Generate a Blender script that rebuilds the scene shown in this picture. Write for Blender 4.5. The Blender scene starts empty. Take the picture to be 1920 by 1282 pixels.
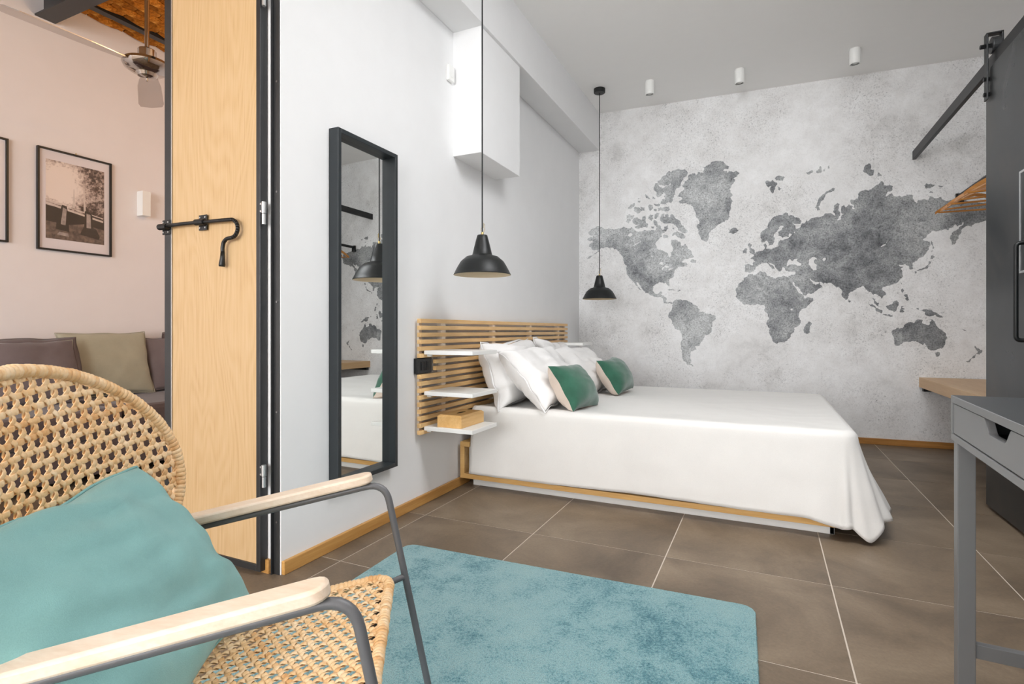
import bpy, bmesh, math, random
from mathutils import Vector, Matrix, noise
from mathutils.geometry import delaunay_2d_cdt

random.seed(7)
LAND = '''93 1895 131 1933 180 1954 213 1943 294 1926 351 1910 391 1919 435 1932 466 1914 509 1918 549 1888 588 1873 634 1886 688 1874 718 1880 733 1871 741 1910 718 1935 726 1974 749 1956 756 1921 786 1907 798 1875 816 1846 790 1836 794 1813 764 1787 733 1746 745 1703 786 1685 824 1663 843 1654 861 1615 872 1622 869 1661 891 1679 880 1722 880 1776 921 1774 958 1748 965 1717 983 1716 1001 1738 1000 1734 1022 1683 1058 1651 1076 1608 1022 1591 978 1590 994 1593 965 1567 998 1560 993 1562 1022 1538 993 1524 1016 1534 958 1525 906 1473 895 1427 854 1394 858 1343 839 1360 831 1379 786 1381 741 1374 711 1348 711 1301 733 1277 764 1280 779 1299 794 1291 786 1268 824 1247 835 1235 828 1205 846 1189 880 1196 887 1184 839 1183 809 1189 805 1221 764 1245 726 1246 688 1266 642 1287 634 1303 599 1351 556 1392 588 1336 603 1316 580 1328 549 1369 517 1413 478 1459 466 1499 470 1555 439 1596 435 1604 431 1636 407 1669 375 1711 327 1738 270 1743 239 1727 221 1742 201 1705 164 1678 81 1637 164 1690 189 1713 147 1716 98 1759 106 1783 139 1798 139 1814 98 1813 81 1830 114 1852 139 1847 123 1864
891 1196 906 1215 958 1221 978 1209 1011 1212 1073 1169 1109 1157 1130 1122 1123 1104 1152 1107 1180 1088 1223 1083 1265 1060 1265 1038 1233 985 1230 932 1208 899 1166 887 1152 841 1123 792 1087 788 1098 757 1058 745 1047 718 1044 688 1051 665 1040 630 1073 601 1022 615 993 649 978 675 976 702 965 756 958 802 958 933 898 979 850 1057 854 1095 884 1141 887 1188
1022 2319 1025 2353 1040 2367 1087 2377 1098 2353 1112 2386 1159 2365 1166 2410 1152 2423 1194 2433 1223 2457 1265 2467 1328 2452 1342 2432 1376 2405 1369 2384 1321 2367 1356 2367 1366 2332 1376 2364 1411 2346 1438 2354 1462 2336 1442 2305 1404 2287 1428 2277 1411 2249 1393 2228 1387 2169 1404 2146 1387 2125 1404 2086 1390 2050 1387 2020 1376 1999 1383 1950 1369 1932 1321 1906 1279 1883 1223 1838 1205 1801 1187 1742 1144 1760 1116 1815 1098 1877 1123 1913 1116 1952 1087 1984 1073 2047 1051 2090 1011 2105 978 2101 980 2100 943 2127 972 2143 976 2151 932 2174 950 2203 994 2233 994 2253 972 2266 994 2306
950 2426 994 2418 1020 2392 1025 2380 1000 2348 978 2331 994 2337 965 2294 958 2264 913 2230 910 2199 891 2162 880 2124 816 2111 779 2118 798 2159 824 2157 809 2185 824 2207 809 2232 801 2264 831 2280 876 2303 816 2282 764 2299 756 2338 831 2385 854 2418 913 2423
733 2317 756 2315 764 2291 798 2264 809 2224 779 2188 749 2183 745 2215 726 2248 726 2295
642 2224 665 2206 688 2165 649 2184 638 2213
707 2198 733 2176 726 2165 711 2171
572 2191 599 2190 580 2179
572 2167 599 2165 591 2146 572 2151
478 2096 502 2134 541 2150 541 2122 509 2097
533 2076 541 2111 580 2103 603 2082 595 2118 611 2101 634 2099 634 2067 599 2066 572 2041 556 2058
668 2096 676 2123 707 2112 711 2084 691 2063 672 2080
718 2127 779 2118 764 2096 726 2111
752 2089 786 2082 861 2087 869 2060 816 2048 756 2053
718 2072 745 2074 745 2054 722 2056
466 2041 494 2047 541 2027 509 1990 486 1956 458 1974
517 1981 541 2007 588 1992 611 1986 615 2010 642 2019 642 1972 668 1931 657 1904 572 1898 541 1924 580 1937 525 1957
665 1990 688 2028 711 2022 714 1982 695 1964
726 2028 771 2029 741 1980 722 1990
695 1913 722 1911 718 1892 699 1897
775 1978 786 2016 816 2029 809 1998 824 1974 820 2013 846 2019 854 1987 869 1990 876 2016 895 2007 921 1967 958 1941 976 1901 1016 1860 1023 1840 998 1830 943 1857 921 1897 891 1922 861 1932 816 1932 786 1950
884 1822 928 1850 972 1832 1001 1799 994 1781 935 1796 913 1817 887 1811
805 1804 813 1831 850 1809 846 1798 816 1792
816 1905 846 1914 850 1887 831 1857 805 1866
887 1884 906 1887 902 1868
835 1315 884 1317 912 1303 876 1308
928 1295 943 1310 963 1306 939 1293
1044 1567 1065 1589 1098 1576 1094 1557
1362 1843 1383 1834 1431 1850 1455 1829 1431 1805 1404 1796 1369 1809 1383 1823
1673 2244 1713 2233 1726 2254 1765 2206 1745 2179 1726 2127 1703 2165 1719 2193 1693 2184 1676 2208
1742 2259 1771 2278 1823 2258 1804 2227 1758 2236
1765 2192 1797 2163 1781 2147 1768 2162
1978 2288 2031 2296 2034 2275 2006 2260 1987 2276
2059 2290 2093 2325 2105 2285 2093 2265 2068 2268
2111 2291 2130 2303 2124 2279 2114 2277
2145 2315 2157 2325 2160 2303 2148 2298
2200 2124 2185 2133 2130 2103 2087 2065 2068 2020 2049 1979 2068 1950 2093 1951 2077 1984 2093 2025 2124 2061 2166 2096 2191 2104
2417 2299 2441 2313 2455 2288 2452 2260 2478 2251 2475 2217 2458 2205 2429 2222 2400 2246 2405 2273
2504 2227 2530 2197 2478 2172
2815 2088 2829 2106 2856 2093 2859 2104 2888 2087 2872 2072 2829 2063
2907 2078 2942 2072 2931 2063 2910 2072
2848 2028 2861 2040 2875 2022
1503 1516 1570 1509 1573 1542 1587 1538 1573 1560 1547 1569 1573 1586 1627 1631 1663 1647 1653 1684 1673 1694 1673 1647 1713 1645 1745 1657 1771 1663 1775 1706 1784 1720 1856 1736 1856 1743 1804 1737 1771 1757 1775 1793 1813 1834 1781 1839 1778 1814 1739 1774 1745 1730 1726 1680 1693 1675 1680 1719 1637 1707 1627 1766 1686 1828 1713 1892 1765 1931 1829 1955 1847 1946 1854 1924 1911 1905 1949 1867 1937 1846 1898 1849 1873 1865 1911 1805 1943 1817 1952 1852 1974 1851 1984 1885 2000 1863 2031 1889 2068 1897 2117 1907 2130 1924 2166 1921 2203 1897 2185 1926 2191 1968 2215 2004 2233 1992 2236 1894 2215 1854 2245 1865 2251 1900 2269 1912 2284 1897 2278 1910 2245 1914 2245 1970 2263 1982 2275 1960 2299 1983 2329 1966 2323 1943 2341 1938 2335 1973 2311 1999 2311 2020 2364 2029 2364 2063 2394 2088 2475 2108 2499 2126 2524 2154 2547 2124 2539 2118 2590 2123 2572 2125 2606 2105 2603 2075 2555 2025 2566 2027 2600 2048 2612 2023 2651 2023 2668 2011 2696 2016 2699 2029 2741 2018 2749 1981 2768 1952 2779 1978 2845 1972 2850 2001 2926 1988 2953 1956 3017 1953 3101 1936 3147 1932 3204 1921 3250 1904 3250 1802 3204 1779 3152 1764 3121 1740 3080 1743 3064 1731 3054 1713 3051 1687 3038 1652 2995 1602 2990 1639 2985 1678 3022 1715 3059 1751 3069 1780 3032 1747 3017 1767 2980 1737 2974 1721 2942 1730 2878 1725 2807 1660 2829 1645 2853 1640 2856 1607 2845 1575 2812 1523 2774 1505 2735 1467 2741 1460 2746 1430 2721 1421 2716 1448 2691 1469 2677 1463 2646 1464 2657 1447 2682 1446 2662 1427 2671 1389 2665 1356 2640 1323 2606 1307 2572 1298 2562 1295 2533 1282 2553 1245 2559 1224 2527 1194 2499 1226 2475 1230 2470 1199 2487 1171 2513 1157 2510 1130 2481 1151 2464 1192 2458 1247 2435 1255 2400 1304 2352 1277 2299 1244 2299 1224 2275 1186 2245 1239 2230 1295 2209 1292 2172 1332 2111 1330 2087 1345 2111 1298 2031 1248 1974 1231 1937 1289 1886 1355 1905 1297 1930 1254 1968 1228 1974 1206 2037 1209 2012 1159 1930 1075 1943 997 1898 961 1895 918 1867 896 1860 868 1815 831 1829 832 1758 817 1732 831 1709 889 1706 947 1680 983 1699 1034 1686 1085 1657 1115 1663 1151 1627 1159 1607 1171 1553 1157 1499 1161 1459 1199 1431 1230 1438 1266 1428 1304 1452 1348 1493 1376 1499 1402 1533 1430 1607 1438 1667 1443 1680 1413 1713 1397 1752 1382 1771 1399 1856 1392 1847 1393 1902 1419 1898 1441 1854 1441 1829 1447 1820 1476 1804 1481 1791 1445 1758 1468 1745 1491 1713 1521 1693 1529 1739 1484 1726 1466 1699 1500 1680 1526 1653 1524 1627 1514 1593 1490 1573 1454 1540 1441 1503 1453
1526 1684 1540 1709 1560 1693 1550 1665 1587 1622 1580 1604 1533 1603 1557 1613 1540 1632 1543 1658
1486 1639 1513 1663 1526 1651 1516 1615 1486 1617
2006 1010 2028 993 2012 961 2000 904 1968 911 1965 936 1978 982
2296 1192 2314 1178 2305 1164 2293 1175
2432 1165 2481 1137 2516 1103 2536 1095 2524 1072 2493 1089 2464 1127
2530 1068 2567 1060 2578 1064 2603 1057 2606 1047 2578 1051 2555 1054
2558 1126 2606 1155 2634 1178 2646 1161 2640 1128 2623 1087 2578 1098
2654 1101 2662 1127 2702 1130 2668 1120 2688 1107 2671 1100 2685 1083 2660 1077
2662 1248 2671 1275 2682 1258 2671 1231
2682 1221 2704 1224 2718 1177 2702 1170 2688 1187 2699 1200
2662 1316 2674 1325 2668 1302
2763 1112 2779 1112 2796 1089 2812 1102 2850 1098 2888 1077 2937 1034 2910 1038 2888 1058 2859 1045 2823 1058 2818 1082 2790 1092 2771 1102
2921 1074 2950 1083 2937 1070
2600 929 2674 952 2682 976 2718 999 2746 992 2763 1016 2807 1015 2801 992 2848 975 2864 1025 2888 992 2910 952 2948 919 2964 873 2953 834 2931 788 2883 774 2840 786 2829 813 2820 833 2807 816 2768 842 2724 842 2668 825 2623 811 2617 824 2612 878 2600 905
2883 757 2918 758 2913 731 2896 724
3139 816 3163 794 3188 778 3168 745 3147 751 3158 771
3147 751 3142 726 3111 689 3082 692 3127 732
3059 948 3088 926 3074 931
2859 1481 2861 1468 2840 1429 2801 1414 2765 1412 2790 1425 2823 1437 2845 1469 2845 1482
2859 1528 2888 1516 2872 1500 2856 1505
2752 1406 2768 1402 2760 1386
2864 1646 2875 1613 2883 1586 2869 1573 2861 1547 2864 1613'''
SEA = '''1835 1490 1886 1499 1943 1489 1949 1503 1918 1526 1911 1533 1921 1551 1892 1545 1886 1531 1860 1550 1838 1515
2012 1376 2037 1354 2056 1343 2090 1345 2056 1321 2034 1333
2012 1543 2049 1558 2068 1536 2043 1530 2049 1502 2065 1491 2065 1452 2037 1442 2021 1464 2006 1522 2003 1529
2105 1535 2124 1548 2133 1533 2114 1517
2522 1613 2562 1651 2573 1671 2559 1638
1854 1770 1876 1757 1863 1737 1851 1752
1889 1778 1902 1784 1905 1755
764 1553 794 1575 820 1551 786 1548
794 1493 801 1524 824 1543 861 1522 816 1524
839 1495 895 1516 891 1509 861 1494
541 1750 603 1782 572 1760
439 1836 509 1863 521 1846 494 1828 486 1840
695 1639 711 1618 699 1627
1863 1115 1883 1122 1883 1104 1870 1105
1883 1033 1889 1040 1886 1015'''
PI = math.pi
scene = bpy.context.scene
col = scene.collection

# ------------------------------------------------------------------ camera, world, lights, exposure
cam_data = bpy.data.cameras.new('camera')
cam = bpy.data.objects.new('camera', cam_data)
col.objects.link(cam)
cam.location = (1.67, 0.0, 0.93)
cam.rotation_euler = (PI / 2, 0, math.radians(25.2))
cam_data.sensor_width = 36
cam_data.lens = 1010 / 1920 * 36
cam_data.shift_y = -21 / 1920
cam_data.clip_start = 0.02
scene.camera = cam

scene.view_settings.view_transform = 'Standard'
scene.view_settings.look = 'None'
scene.view_settings.gamma = 1.0
scene.view_settings.use_curve_mapping = False
scene.view_settings.exposure = 0.22

world = bpy.data.worlds.new('world')
scene.world = world
world.use_nodes = True
world.node_tree.nodes['Background'].inputs[0].default_value = (0.9, 0.95, 1.0, 1)
world.node_tree.nodes['Background'].inputs[1].default_value = 1.0


def area(name, loc, target, sx, sy, power, color=(1, 1, 1)):
    l = bpy.data.lights.new(name, 'AREA')
    l.shape = 'RECTANGLE'
    l.size, l.size_y, l.energy, l.color = sx, sy, power, color
    o = bpy.data.objects.new(name, l)
    col.objects.link(o)
    o.location = loc
    o.rotation_euler = (Vector(target) - Vector(loc)).to_track_quat('-Z', 'Y').to_euler()
    return o


def point(name, loc, power, color, radius=0.05):
    l = bpy.data.lights.new(name, 'POINT')
    l.energy, l.color, l.shadow_soft_size = power, color, radius
    o = bpy.data.objects.new(name, l)
    col.objects.link(o)
    o.location = loc
    return o


# daylight of assumed windows behind the camera and in the next room, both unseen
area('assumed_window_daylight', (0.7, -7.3, 1.75), (0.7, 5.0, 1.75), 2.4, 2.3, 95, (0.97, 0.98, 1.0))
# added light before the closed side wall behind the camera, brightens the left wall
area('side_fill_light', (1.8, -3.2, 1.65), (-0.9, -1.4, 1.65), 3.2, 2.5, 225, (0.97, 0.98, 1.0))
# added fill light under the closed bedroom ceiling, brightens bed top and floor
area('ceiling_fill_light', (2.1, 2.05, 3.03), (2.1, 2.7, 0.0), 1.6, 1.2, 74, (0.97, 0.98, 1.0))
area('assumed_living_room_daylight', (-1.55, -7.3, 1.75), (-1.55, 4.0, 1.75), 2.0, 2.3, 125, (0.95, 0.97, 1.0))  # assumed window of the next room, out of view
area('assumed_left_light', (-2.85, -3.2, 1.6), (2.0, -0.6, 1.3), 2.6, 2.2, 40, (0.96, 0.98, 1.0))  # assumed light from the left for the desk front; outer wall is closed
# assumed warm light in the next room: bare point light, no lamp stands there
point('assumed_warm_light', (-0.55, 2.5, 2.62), 22, (1.0, 0.62, 0.30), 0.06)


# ------------------------------------------------------------------ helpers
def srgb(h):
    c = [int(h[i:i + 2], 16) / 255 for i in (0, 2, 4)]
    return tuple(x / 12.92 if x <= 0.04045 else ((x + 0.055) / 1.055) ** 2.4 for x in c) + (1.0,)


class MB:
    """collects boxes, tubes, lathes ... in world space and links them as ONE mesh object"""

    def __init__(s):
        s.v, s.f = [], []

    def add(s, verts, faces):
        n = len(s.v)
        s.v += [Vector(p) for p in verts]
        s.f += [tuple(i + n for i in f) for f in faces]
        return s

    def box(s, a, b, m=None):
        (x0, y0, z0), (x1, y1, z1) = a, b
        vs = [(x0, y0, z0), (x1, y0, z0), (x1, y1, z0), (x0, y1, z0), (x0, y0, z1), (x1, y0, z1), (x1, y1, z1), (x0, y1, z1)]
        if m is not None:
            vs = [m @ Vector(p) for p in vs]
        return s.add(vs, [(3, 2, 1, 0), (4, 5, 6, 7), (0, 1, 5, 4), (1, 2, 6, 5), (2, 3, 7, 6), (3, 0, 4, 7)])

    def tube(s, path, r, n=10, caps=True, up=None):
        path = [Vector(p) for p in path]
        rs = r if isinstance(r, (list, tuple)) else [r] * len(path)
        rings, prev = [], None
        for i, p in enumerate(path):
            t = (path[min(i + 1, len(path) - 1)] - path[max(i - 1, 0)]).normalized()
            if prev is None:
                a = Vector((0, 0, 1)) if abs(t.z) < 0.9 else Vector((1, 0, 0))
                nrm = t.cross(a).normalized()
            else:
                nrm = (prev - t * prev.dot(t)).normalized()
            prev = nrm
            b = t.cross(nrm)
            rings.append([p + (nrm * math.cos(2 * PI * k / n) + b * math.sin(2 * PI * k / n)) * rs[i] for k in range(n)])
        vs = [v for rg in rings for v in rg]
        fs = []
        for i in range(len(rings) - 1):
            for k in range(n):
                k2 = (k + 1) % n
                fs.append((i * n + k, i * n + k2, (i + 1) * n + k2, (i + 1) * n + k))
        if caps:
            fs.append(tuple(range(n))[::-1])
            fs.append(tuple((len(rings) - 1) * n + k for k in range(n)))
        return s.add(vs, fs)

    def cyl(s, p0, p1, r, n=16):
        return s.tube([p0, p1], r, n)

    def lathe(s, c, prof, n=40, closed=False):
        c = Vector(c)
        vs = [c + Vector((r * math.cos(2 * PI * k / n), r * math.sin(2 * PI * k / n), z)) for r, z in prof for k in range(n)]
        fs = []
        m = len(prof)
        for i in range(m if closed else m - 1):
            j = (i + 1) % m
            for k in range(n):
                k2 = (k + 1) % n
                fs.append((i * n + k, i * n + k2, j * n + k2, j * n + k))
        return s.add(vs, fs)

    def prism(s, poly, off):
        """extrude a 3D polygon by the vector off"""
        poly = [Vector(p) for p in poly]
        off = Vector(off)
        n = len(poly)
        return s.add(poly + [p + off for p in poly], [tuple(range(n))[::-1], tuple(range(n, 2 * n))] +
                     [(i, (i + 1) % n, n + (i + 1) % n, n + i) for i in range(n)])

    def grid(s, pts, close_u=False):
        nu, nv = len(pts), len(pts[0])
        fs = []
        for i in range(nu if close_u else nu - 1):
            for j in range(nv - 1):
                a, b = i, (i + 1) % nu
                fs.append((a * nv + j, b * nv + j, b * nv + j + 1, a * nv + j + 1))
        return s.add([p for r in pts for p in r], fs)

    def build(s, name, mat, parent=None, smooth=False, bevel=0.0, fix=True, kind=None):
        me = bpy.data.meshes.new(name)
        off = parent_origin(parent)
        me.from_pydata([tuple(v - off) for v in s.v], [], s.f)
        if fix:
            bm = bmesh.new()
            bm.from_mesh(me)
            bmesh.ops.recalc_face_normals(bm, faces=bm.faces)
            bm.to_mesh(me)
            bm.free()
        me.materials.append(mat)
        if smooth:
            me.polygons.foreach_set('use_smooth', [True] * len(me.polygons))
        o = bpy.data.objects.new(name, me)
        col.objects.link(o)
        if parent is not None:
            o.parent = parent
        if smooth == 'auto':
            sharp(me, 35)
        if bevel:
            m = o.modifiers.new('bevel', 'BEVEL')
            m.width, m.segments, m.limit_method, m.angle_limit = bevel, 2, 'ANGLE', math.radians(40)
        if kind:
            o['kind'] = kind
        return o


def sharp(me, deg):
    bm = bmesh.new()
    bm.from_mesh(me)
    for e in bm.edges:
        if len(e.link_faces) == 2 and e.calc_face_angle(0) > math.radians(deg):
            e.smooth = False
    bm.to_mesh(me)
    bm.free()


def parent_origin(p):
    off = Vector((0, 0, 0))
    while p is not None:
        off += p.location
        p = p.parent
    return off


def tag(o, label, cat=None, group=None, kind=None):
    o['label'] = label
    if cat:
        o['category'] = cat
    if group:
        o['group'] = group
    if kind:
        o['kind'] = kind
    return o


def thing(name, loc, label, cat, group=None, kind=None):
    o = bpy.data.objects.new(name, None)
    o.empty_display_size = 0.05
    col.objects.link(o)
    o.location = loc
    return tag(o, label, cat, group, kind)


def copy_tree(o, parent=None):
    c = o.copy()
    col.objects.link(c)
    if parent is not None:
        c.parent = parent
    for ch in list(o.children):
        copy_tree(ch, c)
    return c


def arc(c, r, a0, a1, n, ex, ey):
    c, ex, ey = Vector(c), Vector(ex), Vector(ey)
    return [c + (ex * math.cos(a0 + (a1 - a0) * i / n) + ey * math.sin(a0 + (a1 - a0) * i / n)) * r for i in range(n + 1)]


def rounded_path(pts, r, n=6):
    pts = [Vector(p) for p in pts]
    out = [pts[0]]
    for i in range(1, len(pts) - 1):
        p, a, b = pts[i], (pts[i - 1] - pts[i]).normalized(), (pts[i + 1] - pts[i]).normalized()
        p0, p1 = p + a * r, p + b * r
        for k in range(n + 1):
            t = k / n
            out.append(p0 * (1 - t) ** 2 + p * 2 * t * (1 - t) + p1 * t ** 2)
    out.append(pts[-1])
    return out


# ------------------------------------------------------------------ materials
class NT:
    def __init__(s, name, rough=0.5, metal=0.0, spec=0.5):
        s.m = bpy.data.materials.new(name)
        s.m.use_nodes = True
        s.t = s.m.node_tree
        s.b = s.t.nodes['Principled BSDF']
        s.b.inputs['Roughness'].default_value = rough
        s.b.inputs['Metallic'].default_value = metal
        s.b.inputs['Specular IOR Level'].default_value = spec
        s.co = None

    def n(s, kind, **kw):
        nd = s.t.nodes.new(kind)
        for k, v in kw.items():
            setattr(nd, k, v)
        return nd

    def link(s, a, b):
        s.t.links.new(a, b)

    def val(s, sock, v):
        if hasattr(v, 'links') or isinstance(v, bpy.types.NodeSocket):
            s.link(v, sock)
        else:
            sock.default_value = v

    def coords(s, scale=(1, 1, 1), rot=(0, 0, 0), kind='Object', loc=(0, 0, 0)):
        tc = s.n('ShaderNodeTexCoord')
        mp = s.n('ShaderNodeMapping')
        mp.inputs['Scale'].default_value = scale
        mp.inputs['Rotation'].default_value = rot
        mp.inputs['Location'].default_value = loc
        s.link(tc.outputs[kind], mp.inputs[0])
        return mp.outputs[0]

    def noise(s, vec, scale, detail=4, rough=0.55, dist=0.0, out='Fac'):
        nd = s.n('ShaderNodeTexNoise')
        s.link(vec, nd.inputs['Vector'])
        nd.inputs['Scale'].default_value = scale
        nd.inputs['Detail'].default_value = detail
        nd.inputs['Roughness'].default_value = rough
        nd.inputs['Distortion'].default_value = dist
        return nd.outputs[out]

    def ramp(s, fac, stops, interp='LINEAR'):
        nd = s.n('ShaderNodeValToRGB')
        nd.color_ramp.interpolation = interp
        el = nd.color_ramp.elements
        while len(el) < len(stops):
            el.new(0.5)
        for e, (p, c) in zip(el, stops):
            e.position = p
            e.color = c if isinstance(c, tuple) else (c, c, c, 1)
        s.link(fac, nd.inputs[0])
        return nd.outputs[0]

    def mix(s, a, b, fac, mode='MIX'):
        nd = s.n('ShaderNodeMix', data_type='RGBA', blend_type=mode)
        s.val(nd.inputs[0], fac)
        s.val(nd.inputs[6], a)
        s.val(nd.inputs[7], b)
        return nd.outputs[2]

    def math(s, op, a, b=0.0):
        nd = s.n('ShaderNodeMath', operation=op)
        s.val(nd.inputs[0], a)
        s.val(nd.inputs[1], b)
        return nd.outputs[0]

    def color(s, c):
        s.val(s.b.inputs['Base Color'], c)
        return s

    def bump(s, h, strength=0.3, dist=0.002):
        nd = s.n('ShaderNodeBump')
        nd.inputs['Strength'].default_value = strength
        nd.inputs['Distance'].default_value = dist
        s.link(h, nd.inputs['Height'])
        s.link(nd.outputs[0], s.b.inputs['Normal'])
        return s


def paint(name, c, rough=0.6, var=0.04, bump=0.15, metal=0.0, spec=0.4, nscale=6.0):
    t = NT(name, rough, metal, spec)
    v = t.coords()
    n1 = t.noise(v, nscale, 5)
    a = tuple(x * (1 - var) for x in c[:3]) + (1,)
    b = tuple(min(1, x * (1 + var)) for x in c[:3]) + (1,)
    t.color(t.ramp(n1, [(0.3, a), (0.7, b)]))
    if bump:
        t.bump(t.noise(v, 180, 3), bump, 0.001)
    return t.m


def wood(name, light, dark, axis='x', scale=1.0, rough=0.45, rings=False, obj_var=0.0):
    """grain runs along axis"""
    t = NT(name, rough, 0, 0.4)
    sc = {'x': (0.35, 6, 6), 'y': (6, 0.35, 6), 'z': (6, 6, 0.35)}[axis]
    v = t.coords(tuple(k * scale for k in sc))
    n1 = t.noise(v, 3.0, 6, 0.6, 0.4)
    n2 = t.noise(v, 22.0, 3, 0.6)
    f = t.mix(n1, n2, 0.35)
    c = t.ramp(f, [(0.32, dark), (0.62, light)])
    if obj_var:
        oi = t.n('ShaderNodeObjectInfo')
        k = t.math('MULTIPLY_ADD', oi.outputs['Random'], obj_var)
        k.node.inputs[2].default_value = 1 - obj_var * 0.5
        mm = t.n('ShaderNodeCombineColor')
        for i in range(3):
            t.link(k, mm.inputs[i])
        c = t.mix(c, mm.outputs[0], 1.0, 'MULTIPLY')
    t.color(c)
    t.bump(n2, 0.08, 0.001)
    return t.m


def fabric(name, c, rough=0.9, var=0.06, weave=700, bump=0.25, wr=0.0, spec=0.1, sheen=0.2):
    t = NT(name, rough, 0, spec)
    v = t.coords()
    n1 = t.noise(v, 9, 5, 0.6)
    n2 = t.noise(v, weave, 2, 0.5)
    a = tuple(x * (1 - var) for x in c[:3]) + (1,)
    b = tuple(min(1, x * (1 + var)) for x in c[:3]) + (1,)
    base = t.ramp(n1, [(0.3, a), (0.7, b)])
    fine = t.ramp(n2, [(0.3, 0.9), (0.7, 1.06)])
    t.color(t.mix(base, fine, 0.6, 'MULTIPLY'))
    t.b.inputs['Sheen Weight'].default_value = sheen
    if wr:
        w = t.noise(v, 7, 3, 0.5, 0.8)
        h = t.math('ADD', t.math('MULTIPLY', w, wr), t.math('MULTIPLY', n2, 0.06))
        t.bump(h, 0.5, 0.02)
    else:
        t.bump(n2, bump, 0.001)
    return t.m


M = {}
M['wall'] = paint('white wall paint', srgb('eeeeee'), 0.75, 0.012, 0.12)
M['ceiling'] = paint('white ceiling paint', srgb('fbfaf8'), 0.8, 0.012, 0.1)
M['pinkwall'] = paint('living room wall paint', srgb('e9e4e4'), 0.75, 0.012, 0.12)
M['white'] = paint('white lacquer', srgb('efefec'), 0.35, 0.01, 0)
M['darksteel'] = paint('dark raw steel', srgb('434445'), 0.38, 0.12, 0.05, 0.6, 0.5, 3.0)
M['blacksteel'] = paint('black steel', srgb('191a1b'), 0.42, 0.1, 0.05, 0.3, 0.5)
M['blackpaint'] = paint('black enamel', srgb('0d1011'), 0.42, 0.1, 0.03, 0.0, 0.5)
M['greysteel'] = paint('grey powder coated steel', srgb('6c6c6e'), 0.45, 0.03, 0.05, 0.3)
M['mirrorframe'] = paint('anthracite frame paint', srgb('2b3033'), 0.4, 0.06, 0.04, 0.0, 0.4)
M['cream'] = paint('cream enamel', srgb('e8d8bc'), 0.5, 0.03, 0)
M['brass'] = paint('brass', srgb('c9b27a'), 0.3, 0.05, 0, 1.0)
M['chrome'] = paint('chrome', srgb('b9b2ac'), 0.08, 0.02, 0, 1.0)
M['zinc'] = paint('zinc plated steel', srgb('d4d6d6'), 0.3, 0.03, 0, 0.8)
M['bolt'] = paint('dark bolt', srgb('8c8c8c'), 0.35, 0.1, 0, 0.9)
M['fanblade'] = paint('fan blade metal', srgb('c4bdb8'), 0.18, 0.03, 0, 0.9)
M['fandark'] = paint('fan blade dark', srgb('6f655e'), 0.3, 0.03, 0, 0.3)
M['oak'] = wood('oak baseboard', srgb('d0a05e'), srgb('b07c3e'), 'y', 1.0, 0.4)
M['oakx'] = wood('oak baseboard along the back', srgb('c08a4c'), srgb('9c6a34'), 'x', 1.0, 0.4)
M['bed'] = wood('birch bed frame', srgb('e2b878'), srgb('c99a58'), 'x', 1.0, 0.4)
M['slat'] = wood('birch slats', srgb('eec88e'), srgb('d4a56c'), 'y', 1.0, 0.4, obj_var=0.18)
M['batten'] = wood('pale batten', srgb('f4e8da'), srgb('ecdcc8'), 'z', 1.0, 0.5)
M['bamboo'] = wood('bamboo box', srgb('e8be80'), srgb('d2a05c'), 'y', 1.5, 0.4)
M['arm'] = wood('bleached wood', srgb('f3e2cf'), srgb('e2c8ae'), 'x', 1.2, 0.45)
M['bench'] = wood('oak shelf', srgb('d6b388'), srgb('c39a6a'), 'y', 1.0, 0.4)
M['hanger'] = wood('hanger wood', srgb('c98d48'), srgb('a2662a'), 'x', 2.0, 0.35, obj_var=0.25)
M['linen'] = fabric('white bed linen', srgb('e8e6e2'), 0.9, 0.015, 900, 0.2, 0.1)
M['pillow'] = fabric('white pillow cotton', srgb('f1efed'), 0.9, 0.01, 900, 0.2, 0.35)
M['green'] = fabric('green velvet', srgb('386552'), 0.85, 0.2, 300, 0.2, 0.2, 0.1, 0.5)
M['beige'] = fabric('beige linen', srgb('e6d6c8'), 0.9, 0.03, 700)
M['teal'] = fabric('teal linen', srgb('86b4b2'), 0.9, 0.07, 620, 0.25, 0.12)
M['olive'] = fabric('olive linen', srgb('adaa96'), 0.9, 0.06, 600, 0.25, 0.2)
M['grey'] = fabric('grey brown linen', srgb('756b6c'), 0.9, 0.08, 600, 0.25, 0.2)
M['sofa'] = fabric('dark sofa fabric', srgb('5c4f4d'), 0.95, 0.06, 500)
M['desk'] = paint('grey desk paint', srgb('828384'), 0.45, 0.02, 0.04)
M['desktop'] = paint('dark grey desk top', srgb('3a3c3e'), 0.42, 0.04, 0.04)
M['paper'] = paint('white mount', srgb('e6e0e4'), 0.7, 0.01, 0)
M['switch'] = paint('black switch plastic', srgb('17191a'), 0.3, 0.05, 0)
M['grout'] = paint('pale grout', srgb('d2c6b8'), 0.9, 0.05, 0.2)
M['dark'] = paint('shadow black', srgb('0e0f10'), 0.8, 0.05, 0)


def tile_mat():
    t = NT('brown stone tile', 0.42, 0, 0.35)
    v = t.coords()
    oi = t.n('ShaderNodeObjectInfo')
    ad = t.n('ShaderNodeVectorMath', operation='ADD')
    sc = t.n('ShaderNodeVectorMath', operation='SCALE')
    t.link(oi.outputs['Location'], sc.inputs[0])
    sc.inputs['Scale'].default_value = 3.7
    t.link(v, ad.inputs[0])
    t.link(sc.outputs[0], ad.inputs[1])
    v = ad.outputs[0]
    big = t.noise(v, 2.2, 7, 0.62, 0.6)
    fine = t.noise(v, 90, 4, 0.7)
    c = t.ramp(big, [(0.3, srgb('5e5143')), (0.5, srgb('796957')), (0.7, srgb('8f7e6a'))])
    c = t.mix(c, t.ramp(fine, [(0.3, 0.82), (0.7, 1.12)]), 0.7, 'MULTIPLY')
    t.color(c)
    t.bump(fine, 0.25, 0.0015)
    return t.m


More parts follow.
